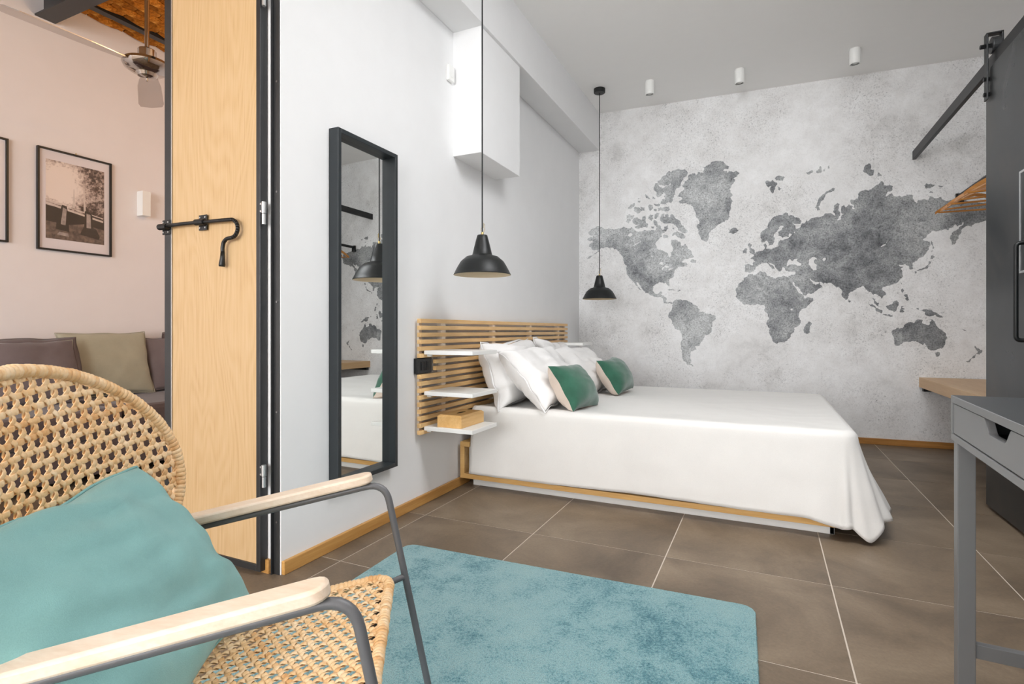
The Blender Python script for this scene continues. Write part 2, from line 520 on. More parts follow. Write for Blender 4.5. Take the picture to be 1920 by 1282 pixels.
M['tile'] = tile_mat()


def mural_mat(kind):
    t = NT('concrete mural ' + kind, 0.85, 0, 0.15)
    v = t.coords()
    cloud = t.noise(v, 1.5, 6, 0.6, 0.4)
    mid = t.noise(v, 7.0, 8, 0.72, 0.2)
    grain = t.noise(v, 95, 4, 0.8)
    spk = t.noise(v, 60, 6, 0.85)
    mask = t.noise(v, 3.0, 3, 0.5)
    base = t.mix(cloud, mid, 0.5)
    if kind == 'sea':
        c = t.ramp(base, [(0.33, srgb('d2d1cf')), (0.44, srgb('eae9e8')), (0.6, srgb('f8f8f8'))])
        g = t.ramp(grain, [(0.3, 0.5), (0.46, 0.95), (0.7, 1.06)])
        c = t.mix(c, g, t.ramp(mask, [(0.36, 0.95), (0.62, 0.3)]), 'MULTIPLY')
        sp = t.ramp(spk, [(0.37, 0.25), (0.42, 1.0)])
        fac = t.ramp(mask, [(0.4, 0.9), (0.62, 0.05)])
        c = t.mix(c, sp, fac, 'MULTIPLY')
    else:
        c = t.ramp(base, [(0.36, srgb('6a6c70')), (0.46, srgb('a4a6a8')), (0.58, srgb('d6d8d8'))])
        g = t.ramp(grain, [(0.34, 0.22), (0.48, 0.9), (0.64, 1.35)])
        c = t.mix(c, g, 0.8, 'MULTIPLY')
        # the print is paler in the west and darker in the east
        sep = t.n('ShaderNodeSeparateXYZ')
        t.link(v, sep.inputs[0])
        mr_ = t.n('ShaderNodeMapRange')
        t.link(sep.outputs[0], mr_.inputs[0])
        for k_, x_ in ((1, 0.2), (2, 3.0), (3, 1.0), (4, 0.0)):
            mr_.inputs[k_].default_value = x_
        c = t.mix(c, t.ramp(mr_.outputs[0], [(0.0, 0.66), (0.45, 0.84), (1.0, 1.0)]), 1.0, 'MULTIPLY')
    t.color(c)
    t.bump(grain, 0.1, 0.001)
    return t.m


M['sea'] = mural_mat('sea')
M['land'] = mural_mat('land')


def leaf_wood():
    t = NT('ash veneer of the door leaf', 0.4, 0, 0.4)
    big = t.noise(t.coords((1.0, 1.0, 0.22)), 3.2, 2, 0.5, 0.3)
    mp = t.coords((5.0, 5.0, 0.22))
    w = t.n('ShaderNodeTexWave', wave_type='BANDS', bands_direction='X')
    ad = t.n('ShaderNodeVectorMath', operation='ADD')
    t.link(mp, ad.inputs[0])
    cmb = t.n('ShaderNodeCombineXYZ')
    t.link(t.math('MULTIPLY', big, 5.0), cmb.inputs[0])
    t.link(cmb.outputs[0], ad.inputs[1])
    t.link(ad.outputs[0], w.inputs['Vector'])
    w.inputs['Scale'].default_value = 1.5
    w.inputs['Distortion'].default_value = 0.6
    w.inputs['Detail'].default_value = 2
    fib = t.noise(t.coords((60, 60, 1.2)), 4, 4, 0.6)
    f = t.math('ADD', t.math('MULTIPLY', w.outputs['Fac'], 0.13), t.math('MULTIPLY', fib, 0.87))
    t.color(t.ramp(f, [(0.25, srgb('b89468')), (0.45, srgb('c6a67a')), (0.75, srgb('ceb088'))]))
    return t.m


M['leaf'] = leaf_wood()


def brick_mat():
    t = NT('orange ceiling brick', 0.9, 0, 0.1)
    v = t.coords()
    oi = t.n('ShaderNodeObjectInfo')
    n1 = t.noise(v, 14, 6, 0.7)
    n2 = t.noise(v, 60, 4, 0.8)
    c = t.ramp(n1, [(0.3, srgb('8a5018')), (0.5, srgb('cc8230')), (0.72, srgb('f0b65c'))])
    c = t.mix(c, t.ramp(n2, [(0.35, 0.45), (0.5, 1.0)]), 0.8, 'MULTIPLY')
    k = t.ramp(oi.outputs['Random'], [(0.0, 0.75), (1.0, 1.1)])
    t.color(t.mix(c, k, 1.0, 'MULTIPLY'))
    t.bump(n1, 0.9, 0.02)
    return t.m


M['brick'] = brick_mat()
M['mortar'] = paint('ceiling mortar', srgb('9a7348'), 0.95, 0.1, 0.5)


def rug_mat():
    t = NT('teal rug pile', 0.98, 0, 0.03)
    v = t.coords()
    big = t.noise(v, 2.4, 4, 0.6, 0.5)
    med = t.noise(v, 11, 5, 0.75, 0.3)
    fine = t.noise(v, 330, 2, 0.7)
    mid = t.noise(v, 120, 4, 0.85)
    k = t.math('ADD', t.math('MULTIPLY', big, 0.32), t.math('ADD', t.math('MULTIPLY', med, 0.28), t.math('MULTIPLY', mid, 0.40)))
    c = t.ramp(k, [(0.40, srgb('347583')), (0.455, srgb('6a9fa8')), (0.49, srgb('8cb8bd')), (0.62, srgb('a0c4c4'))])
    c = t.mix(c, t.ramp(fine, [(0.32, 0.5), (0.5, 1.0), (0.68, 1.3)]), 0.85, 'MULTIPLY')
    t.color(c)
    t.b.inputs['Sheen Weight'].default_value = 0.3
    t.bump(fine, 0.9, 0.006)
    return t.m


M['rug'] = rug_mat()


def cane_mat():
    t = NT('natural rattan cane', 0.48, 0, 0.35)
    v = t.coords()
    n1 = t.noise(v, 14, 4, 0.6)
    n2 = t.noise(v, 110, 3, 0.6)
    c = t.ramp(t.mix(n1, n2, 0.45), [(0.3, srgb('d8a36c')), (0.45, srgb('eec898')), (0.66, srgb('f8e0be'))])
    ge = t.n('ShaderNodeNewGeometry')
    k = t.ramp(ge.outputs['Random Per Island'], [(0.0, srgb('e8d0b4')), (0.3, srgb('faf2e4')), (1.0, srgb('ffffff'))])
    t.color(t.mix(c, k, 0.85, 'MULTIPLY'))
    t.bump(n2, 0.1, 0.001)
    return t.m


M['cane'] = cane_mat()


def mirror_mat():
    t = NT('mirror silvering', 0.0, 1.0)
    t.color((0.86, 0.88, 0.87, 1))
    return t.m


M['mirror'] = mirror_mat()


def door_steel():
    t = NT('blackened steel sheet', 0.33, 0.55, 0.5)
    v = t.coords((1, 1, 1))
    n1 = t.noise(v, 2.2, 5, 0.55, 0.8)
    t.color(t.ramp(n1, [(0.35, srgb('272b2d')), (0.5, srgb('3c3e3f')), (0.68, srgb('5c5a58'))]))
    t.val(t.b.inputs['Roughness'], t.ramp(n1, [(0.3, 0.25), (0.7, 0.45)]))
    return t.m


M['sheet'] = door_steel()


def photo_mat():
    """black and white garden photograph: foliage, sun star, dark ground"""
    t = NT('sepia photo print', 0.5, 0, 0.3)
    v = t.coords()
    sep = t.n('ShaderNodeSeparateXYZ')
    t.link(v, sep.inputs[0])
    n1 = t.noise(v, 42, 6, 0.75)
    n2 = t.noise(v, 9, 3, 0.6)
    d = t.n('ShaderNodeVectorMath', operation='DISTANCE')
    t.link(v, d.inputs[0])
    d.inputs[1].default_value = (0.0, -0.10, 0.13)
    sun = t.ramp(d.outputs['Value'], [(0.0, 0.7), (0.05, 0.38), (0.22, 0.0)])
    f = t.math('ADD', t.math('MULTIPLY', n1, 0.7), t.math('MULTIPLY', n2, 0.32))
    f = t.math('ADD', f, sun)
    low = t.ramp(sep.outputs[2], [(0.0, 0.0), (1.0, 1.0)])
    t.color(t.ramp(f, [(0.4, srgb('1c1614')), (0.5, srgb('5b4a45')), (0.58, srgb('b7a49c')), (0.72, srgb('efe2da'))]))
    return t.m


M['photo'] = photo_mat()
M['pwater'] = paint('photo grey', srgb('a79a94'), 0.5, 0.3, 0, nscale=40)
M['pdark'] = paint('photo dark', srgb('2c2421'), 0.5, 0.3, 0, nscale=30)
M['plight'] = paint('photo light', srgb('d5c8c0'), 0.5, 0.1, 0, nscale=30)
M['pground'] = paint('photo ground', srgb('6b5b52'), 0.5, 0.6, 0, nscale=45)


def glass_mat():
    t = NT('picture glass', 0.02)
    out = t.t.nodes['Material Output']
    tr, gl, lw, mx = t.n('ShaderNodeBsdfTransparent'), t.n('ShaderNodeBsdfGlossy'), t.n('ShaderNodeLayerWeight'), t.n('ShaderNodeMixShader')
    gl.inputs['Roughness'].default_value = 0.02
    lw.inputs['Blend'].default_value = 0.5
    fac = t.math('MULTIPLY_ADD', t.math('POWER', lw.outputs['Facing'], 4.0), 0.5)
    fac.node.inputs[2].default_value = 0.03
    t.link(fac, mx.inputs[0])
    t.link(tr.outputs[0], mx.inputs[1])
    t.link(gl.outputs[0], mx.inputs[2])
    t.link(mx.outputs[0], out.inputs[0])
    return t.m


M['glass'] = glass_mat()

# ================================================================== ROOM SHELL
S = 'structure'
floor = tag(MB().box((-3.1, -7.6, -0.12), (3.6, 5.6, -0.0012)).build('floor', M['grout']), 'floor of brown stone tiles with thin pale grout joints', 'floor', kind=S)
TX, TY, TP = 0.115, 2.278, 0.591
tile_mesh = None
for i in range(-6, 6):
    for j in range(-5, 6):
        x0, y0 = TX + TP * i, TY + 0.602 * j
        if x0 < -3.0 or x0 > 3.3 or y0 > 5.1 or y0 < -0.9:
            continue
        if tile_mesh is None:
            h, k = TP / 2 - 0.0024, 0.301 - 0.0024
            t = MB().box((-h, -k, -0.01), (h, k, 0.0)).build('tile', M['tile'], floor)
            tile_mesh = t.data
        else:
            t = bpy.data.objects.new('tile', tile_mesh)
            col.objects.link(t)
            t.parent = floor
        t.location = (x0 + TP / 2, y0 + 0.301, 0)

wl = MB().box((-0.12, 1.482, 0), (0, 5.4, 3.32)).box((-0.12, -7.5, 2.5), (0, 1.482, 3.32))
tag(wl.build('wall_left', M['wall']), 'smooth white wall behind the headboard and mirror', 'wall', kind=S)

ROT = Matrix.Translation((0, 5.11, 0)) @ Matrix.Rotation(math.atan(0.064), 4, 'Z')
wb = tag(MB().box((-0.12, 0, 0), (3.7, 0.14, 3.2), ROT).build('wall_back', M['sea']),
         'back wall papered with a pale concrete world map mural', 'wall', kind=S)


def jag(poly, amp, depth):
    for _ in range(depth):
        out = []
        n = len(poly)
        for i in range(n):
            a, b = poly[i], poly[(i + 1) % n]
            out.append(a)
            d = (b[0] - a[0], b[1] - a[1])
            L = math.hypot(*d)
            if L > 0.012:
                k = random.uniform(-amp, amp)
                out.append(((a[0] + b[0]) / 2 - d[1] * k, (a[1] + b[1]) / 2 + d[0] * k))
        poly = out
    return poly


def print_mesh(name, text, mat, off, label):
    m = MB()
    for ln in text.strip().split('\n'):
        q = [int(x) / 1000 for x in ln.split()]
        poly = [Vector(p) for p in jag(list(zip(q[0::2], q[1::2])), 0.2, 3)]
        vs, es, fs = delaunay_2d_cdt(poly, [], [list(range(len(poly)))], 1, 1e-5)[:3]
        m.add([(v.x, 5.11 + 0.064 * v.x - off, v.y) for v in vs], [tuple(f) for f in fs])
    o = m.build(name, mat, wb, fix=False)
    o['label'] = label
    return o


print_mesh('printed_land', LAND, M['land'], 0.0006, 'dark grey printed continents and islands')
print_mesh('printed_lakes', SEA, M['sea'], 0.0012, 'pale printed inland seas and lakes')

wr = MB().box((2.8, 0.44, 0), (2.92, 3.0, 3.2)).box((1.86, -7.5, 0), (2.92, 0.44, 3.2)).box((3.45, 2.9, 0), (3.57, 5.6, 3.2)).box((2.92, 2.88, 0), (3.45, 3.0, 3.2))  # wide block beside the camera: unseen jog added to shade the desk leg
tag(wr.build('wall_right', M['wall']), 'white wall behind the black sliding door', 'wall', kind=S)
wf = MB()
wf.box((-3.1, -7.62, 0), (-2.55, -7.5, 3.32)).box((-0.6, -7.62, 0), (0.05, -7.5, 3.32)).box((2.5, -7.62, 0), (3.6, -7.5, 3.32))
wf.box((-2.55, -7.62, 0), (-0.6, -7.5, 0.6)).box((-2.55, -7.62, 2.75), (-0.6, -7.5, 3.32)).box((0.05, -7.62, 0), (2.5, -7.5, 0.35)).box((0.05, -7.62, 2.85), (2.5, -7.5, 3.32))
tag(wf.build('wall_front', M['wall']), 'white wall with assumed windows behind the viewer', 'wall', kind=S)
tag(MB().box((-3.06, -7.5, 0), (-2.92, 3.72, 3.32)).box((-2.92, 3.6, 0), (-0.12, 3.72, 3.32)).build('wall_living_room', M['pinkwall']),
    'warm pinkish white wall of the next room hung with two pictures', 'wall', kind=S)
tag(MB().box((-0.06, -7.6, 3.05), (3.6, 5.6, 3.2)).build('ceiling', M['ceiling']), 'plain white bedroom ceiling with three spotlights', 'ceiling', kind=S)
tag(MB().box((0, -7.5, 2.69), (0.203, 5.14, 3.06)).build('trim_1', M['wall'], bevel=0.004), 'long white ceiling beam running above the left wall', 'beam', kind=S)
tag(MB().box((-0.01, 2.735, 1.96), (0.185, 3.28, 2.7)).build('trim_2', M['wall'], bevel=0.003), 'white boxed duct hanging below the ceiling beam', 'duct', kind=S)

# other room's brick ceiling: bricks one by one where the photo shows them
ceil2 = tag(MB().box((-3.06, -7.6, 3.3), (-0.06, 3.72, 3.45)).build('ceiling_living_room', M['mortar']), 'rough orange brick ceiling of the next room', 'ceiling', kind=S)
bmesh_list = []
for k in range(4):
    m = MB()
    nx, ny = 4, 3
    pts = []
    w, l = 0.066, 0.235
    vs, fs = [], []
    for a in range(nx + 1):
        row = []
        for b in range(ny + 1):
            edge = a in (0, nx) or b in (0, ny)
            row.append(Vector((w * (a / nx - 0.5) + random.uniform(-1, 1) * 0.004, l * (b / ny - 0.5) + random.uniform(-1, 1) * 0.006,
                               (-0.012 if edge else -0.03) + random.uniform(-0.006, 0.004))))
        pts.append(row)
    m.grid(pts)
    rim = [p for p in pts[0]] + [pts[a][ny] for a in range(1, nx + 1)] + [pts[nx][b] for b in range(ny - 1, -1, -1)] + [pts[a][0] for a in range(nx - 1, 0, -1)]
    m.add(rim + [Vector((p.x, p.y, 0.02)) for p in rim], [(i, (i + 1) % len(rim), len(rim) + (i + 1) % len(rim), len(rim) + i) for i in range(len(rim))])
    bmesh_list.append(m)
made = []
for i in range(14):
    for j in range(5):
        x, y = -2.885 + 0.074 * i, 2.16 + 0.25 * j + (0.125 if i % 2 else 0)
        if abs(x + 2.735) < 0.03:
            continue
        k = random.randrange(4)
        if len(made) < 4:
            k = len(made)
            b = bmesh_list[k].build('brick', M['brick'], ceil2, smooth=False)
            made.append(b.data)
        else:
            b = bpy.data.objects.new('brick', made[k])
            col.objects.link(b)
            b.parent = ceil2
        b.location = (x, y, 3.3)

tag(MB().box((-2.92, 1.972, 3.12), (-0.12, 2.092, 3.132)).box((-2.92, 2.024, 3.13), (-0.12, 2.036, 3.3)).box((-2.92, 1.972, 3.288), (-0.12, 2.092, 3.3))
    .tube([(-2.62, 2.015, 3.2), (-2.62, 2.045, 3.2)], 0.014, 6).build('trim_3', M['darksteel']),
    'dark steel I-beam carrying the brick ceiling', 'beam', kind=S)
tag(MB().box((-2.765, 2.095, 3.262), (-2.705, 3.6, 3.3)).build('trim_4', M['darksteel']), 'thin dark steel bar running along the brick ceiling', 'beam', kind=S)

tag(MB().box((0, 1.484, 0), (0.016, 2.905, 0.052)).build('baseboard_left', M['oak'], bevel=0.003), 'oak baseboard along the white wall', 'baseboard', kind=S)
tag(MB().box((0.3, -0.016, 0), (3.45, 0, 0.05), ROT).build('baseboard_back', M['oakx'], bevel=0.003), 'oak baseboard below the world map mural', 'baseboard', kind=S)
tag(MB().box((-0.116, 1.468, 0), (-0.05, 1.481, 0.052)).build('baseboard_end', M['oak']), 'short oak baseboard on the end of the white wall', 'baseboard', kind=S)

# steel angle on the wall end, with its screws
ang = tag(MB().box((-0.037, 1.466, 0), (-0.033, 1.482, 3.0)).box((-0.037, 1.4775, 0), (-0.005, 1.4815, 3.0)).build('trim_5', M['darksteel']),
          'dark steel angle screwed to the end of the white wall', 'door frame', kind=S)
for k in range(7):
    MB().tube([(-0.016, 1.478, 0.2 + 0.42 * k), (-0.016, 1.4745, 0.2 + 0.42 * k)], 0.004, 8).build('screw', M['bolt'], ang)

# ================================================================== DOOR LEAF (door_1)
door = thing('door_1', (-0.08, 1.46, 0), 'open ash veneered door leaf in a dark steel frame with a cane bolt', 'door', kind=S)
DX0, DX1, DY0, DY1, DZ0, DZ1 = -0.645, -0.068, 1.445, 1.478, 0.012, 2.46
MB().box((DX0 + 0.01, DY0 + 0.006, DZ0 + 0.01), (DX1 - 0.01, DY1 - 0.006, DZ1 - 0.01)).build('wood_panel', M['leaf'], door)
fr = MB()
fr.box((DX0, DY0, DZ0), (DX0 + 0.042, DY1, DZ1)).box((DX1 - 0.022, DY0, DZ0), (DX1, DY1, DZ1)).box((DX0 + 0.042, DY0, DZ0), (DX1 - 0.022, DY1, DZ0 + 0.026)).box((DX0 + 0.042, DY0, DZ1 - 0.03), (DX1 - 0.022, DY1, DZ1))
fr.build('steel_frame', M['darksteel'], door, bevel=0.0015)
MB().box((DX0 + 0.042, DY0 + 0.001, DZ0 + 0.026), (DX0 + 0.046, DY0 + 0.004, DZ1 - 0.03)).build('edge_strip', M['zinc'], door)
for z in (0.37, 1.37, 2.2):
    h = MB()
    h.tube([(-0.056, 1.452, z - 0.035), (-0.056, 1.452, z + 0.005)], 0.0075, 10).tube([(-0.056, 1.452, z + 0.007), (-0.056, 1.452, z + 0.05)], 0.0085, 10)
    h.box((-0.068, 1.449, z + 0.008), (-0.056, 1.453, z + 0.048))
    ho = h.build('hinge', M['zinc'], door, smooth='auto')
    for dz in (0.014, 0.042):
        MB().tube([(-0.0655, 1.449, z + dz), (-0.0655, 1.4445, z + dz)], 0.004, 8).build('screw', M['zinc'], ho)
# cane bolt
cb = MB()
Y = DY0 - 0.016
path = [(-0.66, Y, 1.371), (-0.5, Y, 1.370), (-0.2, Y, 1.362)]
path += [(p.x, Y, p.z) for p in arc((-0.205, Y, 1.326), 0.034, PI / 2, -PI / 2, 12, (1, 0, 0), (0, 0, 1))][1:]
path += [(-0.235, Y, 1.289), (-0.252, Y, 1.277), (-0.258, Y, 1.255), (-0.257, Y, 1.225)]
bolt = cb.tube(rounded_path(path, 0.006, 2), 0.0075, 10).build('bolt_rod', M['blackpaint'], door, smooth=True)
MB().tube([(-0.257, Y, 1.24), (-0.258, Y, 1.215), (-0.261, Y, 1.19), (-0.262, Y, 1.182)], [0.0075, 0.009, 0.012, 0.011], 10).build('bolt_grip', M['blackpaint'], bolt, smooth=True)
for x in (-0.628, -0.392):
    p = MB().box((x - 0.024, DY0 - 0.005, 1.337), (x + 0.024, DY0, 1.399)).tube([(x - 0.026, Y, 1.3685), (x + 0.026, Y, 1.3665)], 0.013, 12).build('bolt_bracket', M['blackpaint'], door, bevel=0.001)
    for dx in (-0.016, 0.016):
        for z in (1.347, 1.389):
            MB().tube([(x + dx, DY0 - 0.005, z), (x + dx, DY0 - 0.007, z)], 0.0035, 8).build('screw', M['zinc'], p)

# ================================================================== SLIDING DOOR (door_2), its rail and hardware
d2 = thing('door_2', (2.745, 3.0, 0), 'black steel sliding closet door with a long bar handle', 'door', kind=S)
MB().box((2.724, 2.25, 0.015), (2.764, 3.64, 2.295)).build('steel_panel', M['sheet'], d2, bevel=0.002)
MB().tube(rounded_path([(2.724, 3.08, 1.315), (2.664, 3.08, 1.315), (2.664, 3.08, 0.888), (2.724, 3.08, 0.888)], 0.02), 0.009, 12).build('bar_handle', M['blackpaint'], d2, smooth='auto')
for y in (3.595, 2.33):
    st = MB()
    st.box((2.708, y - 0.02, 2.13), (2.716, y + 0.02, 2.475)).box((2.708, y - 0.02, 2.467), (2.778, y + 0.02, 2.475)).box((2.77, y - 0.02, 2.36), (2.778, y + 0.02, 2.475))
    s_ = st.build('hanger_strap', M['blackpaint'], d2, bevel=0.002)
    MB().tube([(2.73, y, 2.412), (2.766, y, 2.412)], 0.042, 20).build('roller', M['darksteel'], s_, bevel=0.003)
    MB().tube([(2.686, y, 2.412), (2.782, y, 2.412)], 0.011, 6).build('axle_bolt', M['blacksteel'], s_)
    for z in (2.16, 2.24):
        MB().tube([(2.724, y, z), (2.700, y, z)], 0.011, 6).build('bolt', M['blacksteel'], s_)
rail = thing('sliding_rail', (2.75, 4.0, 2.3), 'black steel bar rail sloping past the mural that carries the sliding door', 'rail')
MB().box((2.737, 1.9, 2.302), (2.761, 5.284, 2.37)).build('bar', M['blacksteel'], rail, bevel=0.002)
for y in (2.0, 2.75):
    MB().box((2.761, y, 2.325), (2.8, y + 0.03, 2.35)).build('wall_spacer', M['blacksteel'], rail)
board = thing('wall_board', (2.72, 3.02, 1.15), 'slim dark panel with a pale metal edge on the sliding door above its handle', 'board')
MB().box((2.712, 2.75, 1.2), (2.722, 3.18, 1.64)).build('panel', M['sheet'], board)
MB().box((2.710, 3.18, 1.19), (2.723, 3.188, 1.65)).box((2.710, 2.742, 1.19), (2.723, 2.75, 1.65)).box((2.710, 2.75, 1.64), (2.723, 3.18, 1.65)).box((2.710, 2.75, 1.19), (2.723, 3.18, 1.2)).build('frame', M['zinc'], board)

# ================================================================== CLOSET: shelf, rod, hangers
bench = thing('wooden_shelf', (3.1, 4.5, 0.48), 'thick oak shelf in the closet corner against the mural', 'shelf')
MB().box((2.782, 3.02, 0.48), (3.45, 5.29, 0.558)).build('board', M['bench'], bench, bevel=0.002)
for y in (5.235, 3.5):
    MB().box((2.80, y, 0.45), (3.44, y + 0.04, 0.48)).build('bracket', M['blackpaint'], bench)
rod = thing('hanging_rod', (3.04, 4.2, 1.98), 'black closet rod holding the wooden hangers', 'rod')
MB().tube([(3.04, 3.0, 1.98), (3.04, 5.285, 1.98)], 0.016, 14).build('tube', M['blackpaint'], rod, smooth='auto')
MB().box((3.015, 5.275, 1.925), (3.065, 5.295, 2.0)).build('wall_bracket', M['blackpaint'], rod)
hroot = thing('coat_hanger', (3.04, 4.92, 1.98), 'x', 'hanger', 'wooden coat hangers in the closet')
a = MB()
for sx in (1, -1):
    pts = []
    for k in range(11):
        t = k / 10
        pts.append((sx * 0.235 * t, 0.0, -0.066 - 0.02 * t - 0.095 * t ** 1.7))
    for k in range(10):
        (xa, ya, za), (xb, yb, zb) = pts[k], pts[k + 1]
        ha, hb = 0.009 + 0.005 * math.sin(PI * k / 10), 0.009 + 0.005 * math.sin(PI * (k + 1) / 10)
        a.add([Vector((3.04, 4.92, 1.98)) + Vector(p) for p in [(xa, -.006, za - ha), (xa, .006, za - ha), (xa, .006, za + ha), (xa, -.006, za + ha), (xb, -.006, zb - hb), (xb, .006, zb - hb), (xb, .006, zb + hb), (xb, -.006, zb + hb)]],
              [(0, 1, 5, 4), (1, 2, 6, 5), (2, 3, 7, 6), (3, 0, 4, 7)] + ([(4, 5, 6, 7)] if k == 9 else []))
a.build('shoulder', M['hanger'], hroot, bevel=0.0)
MB().tube([(2.825, 4.92, 1.803), (3.255, 4.92, 1.803)], 0.0065, 8).build('trouser_bar', M['hanger'], hroot, smooth='auto')
hk = [(3.04, 4.92, 1.90), (3.04, 4.92, 1.955)] + [tuple(p) for p in arc((3.04, 4.92, 1.977), 0.022, -PI / 2, PI * 0.9, 14, (1, 0, 0), (0, 0, 1))]
MB().tube(hk, 0.0017, 6).build('hook', M['zinc'], hroot)
hl = ['wooden coat hanger nearest the mural, with its trouser bar showing', 'second wooden hanger from the mural on the closet rod', 'third wooden hanger from the mural on the closet rod',
      'fourth wooden hanger from the mural on the closet rod', 'fifth wooden hanger from the mural, half behind the sliding door']
for k, (y, rz) in enumerate([(4.95, 0.06), (4.76, -0.34), (4.62, -0.12), (4.46, -0.28), (4.28, -0.1)]):
    h = hroot if k == 0 else copy_tree(hroot)
    h.location = (3.04, y, 1.98)
    h.rotation_euler = (0, 0, rz)
    h['label'] = hl[k]

# ================================================================== BED
bed = thing('bed_frame', (1.0, 3.6, 0), 'low birch bed frame with a white plinth under the bedspread', 'bed')
YN, YF = 2.775, 4.43
MB().box((0.07, YN + 0.075, 0.0), (1.955, YN + 0.095, 0.055)).box((1.935, YN + 0.075, 0), (1.955, YF - 0.07, 0.055)).box((0.07, YF - 0.09, 0), (1.955, YF - 0.07, 0.055)).build('plinth', M['white'], bed, bevel=0.002)
MB().box((0.022, YN, 0.055), (1.99, YF, 0.083)).build('bottom_board', M['bed'], bed, bevel=0.002)
MB().box((0.022, YN, 0.083), (0.05, YF, 0.242)).build('head_board', M['bed'], bed, bevel=0.002)
MB().box((0.022, YN, 0.242), (0.085, YF, 0.27)).box((0.085, YN + 0.05, 0.242), (2.0, YF, 0.27)).build('top_board', M['bed'], bed, bevel=0.002)
MB().box((2.005, YN + 0.05, 0.083), (2.03, YF, 0.242)).build('foot_board', M['bed'], bed, bevel=0.002)
for k in range(2):
    MB().box((0.055 + 0.975 * k, YN + 0.05, 0.087), (0.055 + 0.97 * (k + 1), YN + 0.065, 0.238)).build('drawer_front', M['white'], bed, bevel=0.002)
mattress = tag(MB().box((0.05, 2.83, 0.27), (2.02, 4.39, 0.455)).build('mattress', M['linen'], bevel=0.04), 'thick white mattress under the bedspread', 'mattress')

# bedspread: top plus hanging skirt on the near side, foot and far side
X0, X1, Y0, Y1, ZT = 0.09, 2.045, 2.80, 4.42, 0.478
RC = 0.07
base = []   # (point on the edge line, outward normal, hem drop, flare, foldamp)
n1 = 90
for k in range(n1):
    t = k / (n1 - 1)
    x = X0 + (X1 - RC - X0) * t
    base.append((Vector((x, Y0, 0)), Vector((0, -1, 0)), 0.388 + 0.03 * max(0, t - 0.93) / 0.07 + 0.004 * math.sin(9 * t), 0.09 + 0.02 * t, 0.003 + 0.02 * max(0, t - 0.85)))
for k in range(1, 26):
    a = PI / 2 * k / 26
    nrm = Vector((math.sin(a), -math.cos(a), 0))
    base.append((Vector((X1 - RC, Y0 + RC, 0)) + nrm * RC, nrm, 0.418 + 0.066 * math.sin(2 * a) ** 5 - 0.03 * math.sin(a), 0.11 + 0.02 * math.sin(2 * a) + 0.24 * math.sin(a) ** 4, 0.018 * (1 - 0.6 * math.sin(2 * a))))
n2 = 60
for k in range(n2):
    t = k / (n2 - 1)
    base.append((Vector((X1, Y0 + RC + (Y1 - RC - Y0 - RC) * t, 0)), Vector((1, 0, 0)), 0.388 - 0.01 * t, 0.35 + 0.05 * math.sin(6 * t), 0.018 * (1 - 0.3 * t)))
for k in range(1, 14):
    a = PI / 2 * k / 14
    nrm = Vector((math.cos(a), math.sin(a), 0))
    base.append((Vector((X1 - RC, Y1 - RC, 0)) + nrm * RC, nrm, 0.40, 0.3 - 0.22 * math.sin(a), 0.012))
for k in range(n1):
    t = k / (n1 - 1)
    base.append((Vector((X1 - RC + (X0 - X1 + RC) * t, Y1, 0)), Vector((0, 1, 0)), 0.3, 0.03, 0.003))


def fold(i):
    return math.sin(i * 0.38) * 0.6 + math.sin(i * 0.21 + 1.3) * 0.7 + 0.5 * math.sin(i * 0.83 + 0.4)


rows = []
NV, NI, RB = 22, 16, 0.035
for i, (p, nrm, drop, fl, amp) in enumerate(base):
    row = []
    # inner rows: towards the centre line of the bed
    cy = (Y0 + Y1) / 2
    cx = min(max(p.x, X0), X1 - (Y1 - Y0) / 2)
    c = Vector((cx, cy, 0))
    for k in range(NI):
        f = 1 - ((k + 0.0) / NI) ** 0.8
        q = p + (c - p) * f - nrm * RB * (1 - f)
        z = ZT + 0.006 * noise.noise(Vector((q.x * 3.1, q.y * 3.1, 0.3))) - 0.012 * min(1, f * 4) + 0.0025 * noise.noise(Vector((q.x * 11, q.y * 17, 5)))
        row.append(Vector((q.x, q.y, z)))
    for k in range(7):
        a = PI / 2 * k / 7
        row.append(p - nrm * RB + nrm * RB * math.sin(a) + Vector((0, 0, ZT - RB + RB * math.cos(a))))
    for k in range(1, NV + 1):
        v = k / NV
        L = drop - RB
        s = math.sin(min(fl, 0.9))
        outw = L * s * v ** 1.15
        w = fold(i) * amp * v ** 1.3 + 0.004 * noise.noise(Vector((p.x * 5, p.y * 5, v * 4))) * v
        z = ZT - RB - L * v
        row.append(Vector((p.x, p.y, max(z, 0.006))) + nrm * (outw + w))
    rows.append(row)
bs = MB().grid(rows).build('bedspread', M['linen'], smooth=True)
bm_ = bmesh.new()
bm_.from_mesh(bs.data)
bmesh.ops.remove_doubles(bm_, verts=bm_.verts, dist=0.004)
bm_.to_mesh(bs.data)
bm_.free()
sd = bs.modifiers.new('thickness', 'SOLIDIFY')
sd.thickness, sd.offset = 0.004, 1
tag(bs, 'plain white bedspread covering the bed and draping to the floor at its foot', 'bedspread')


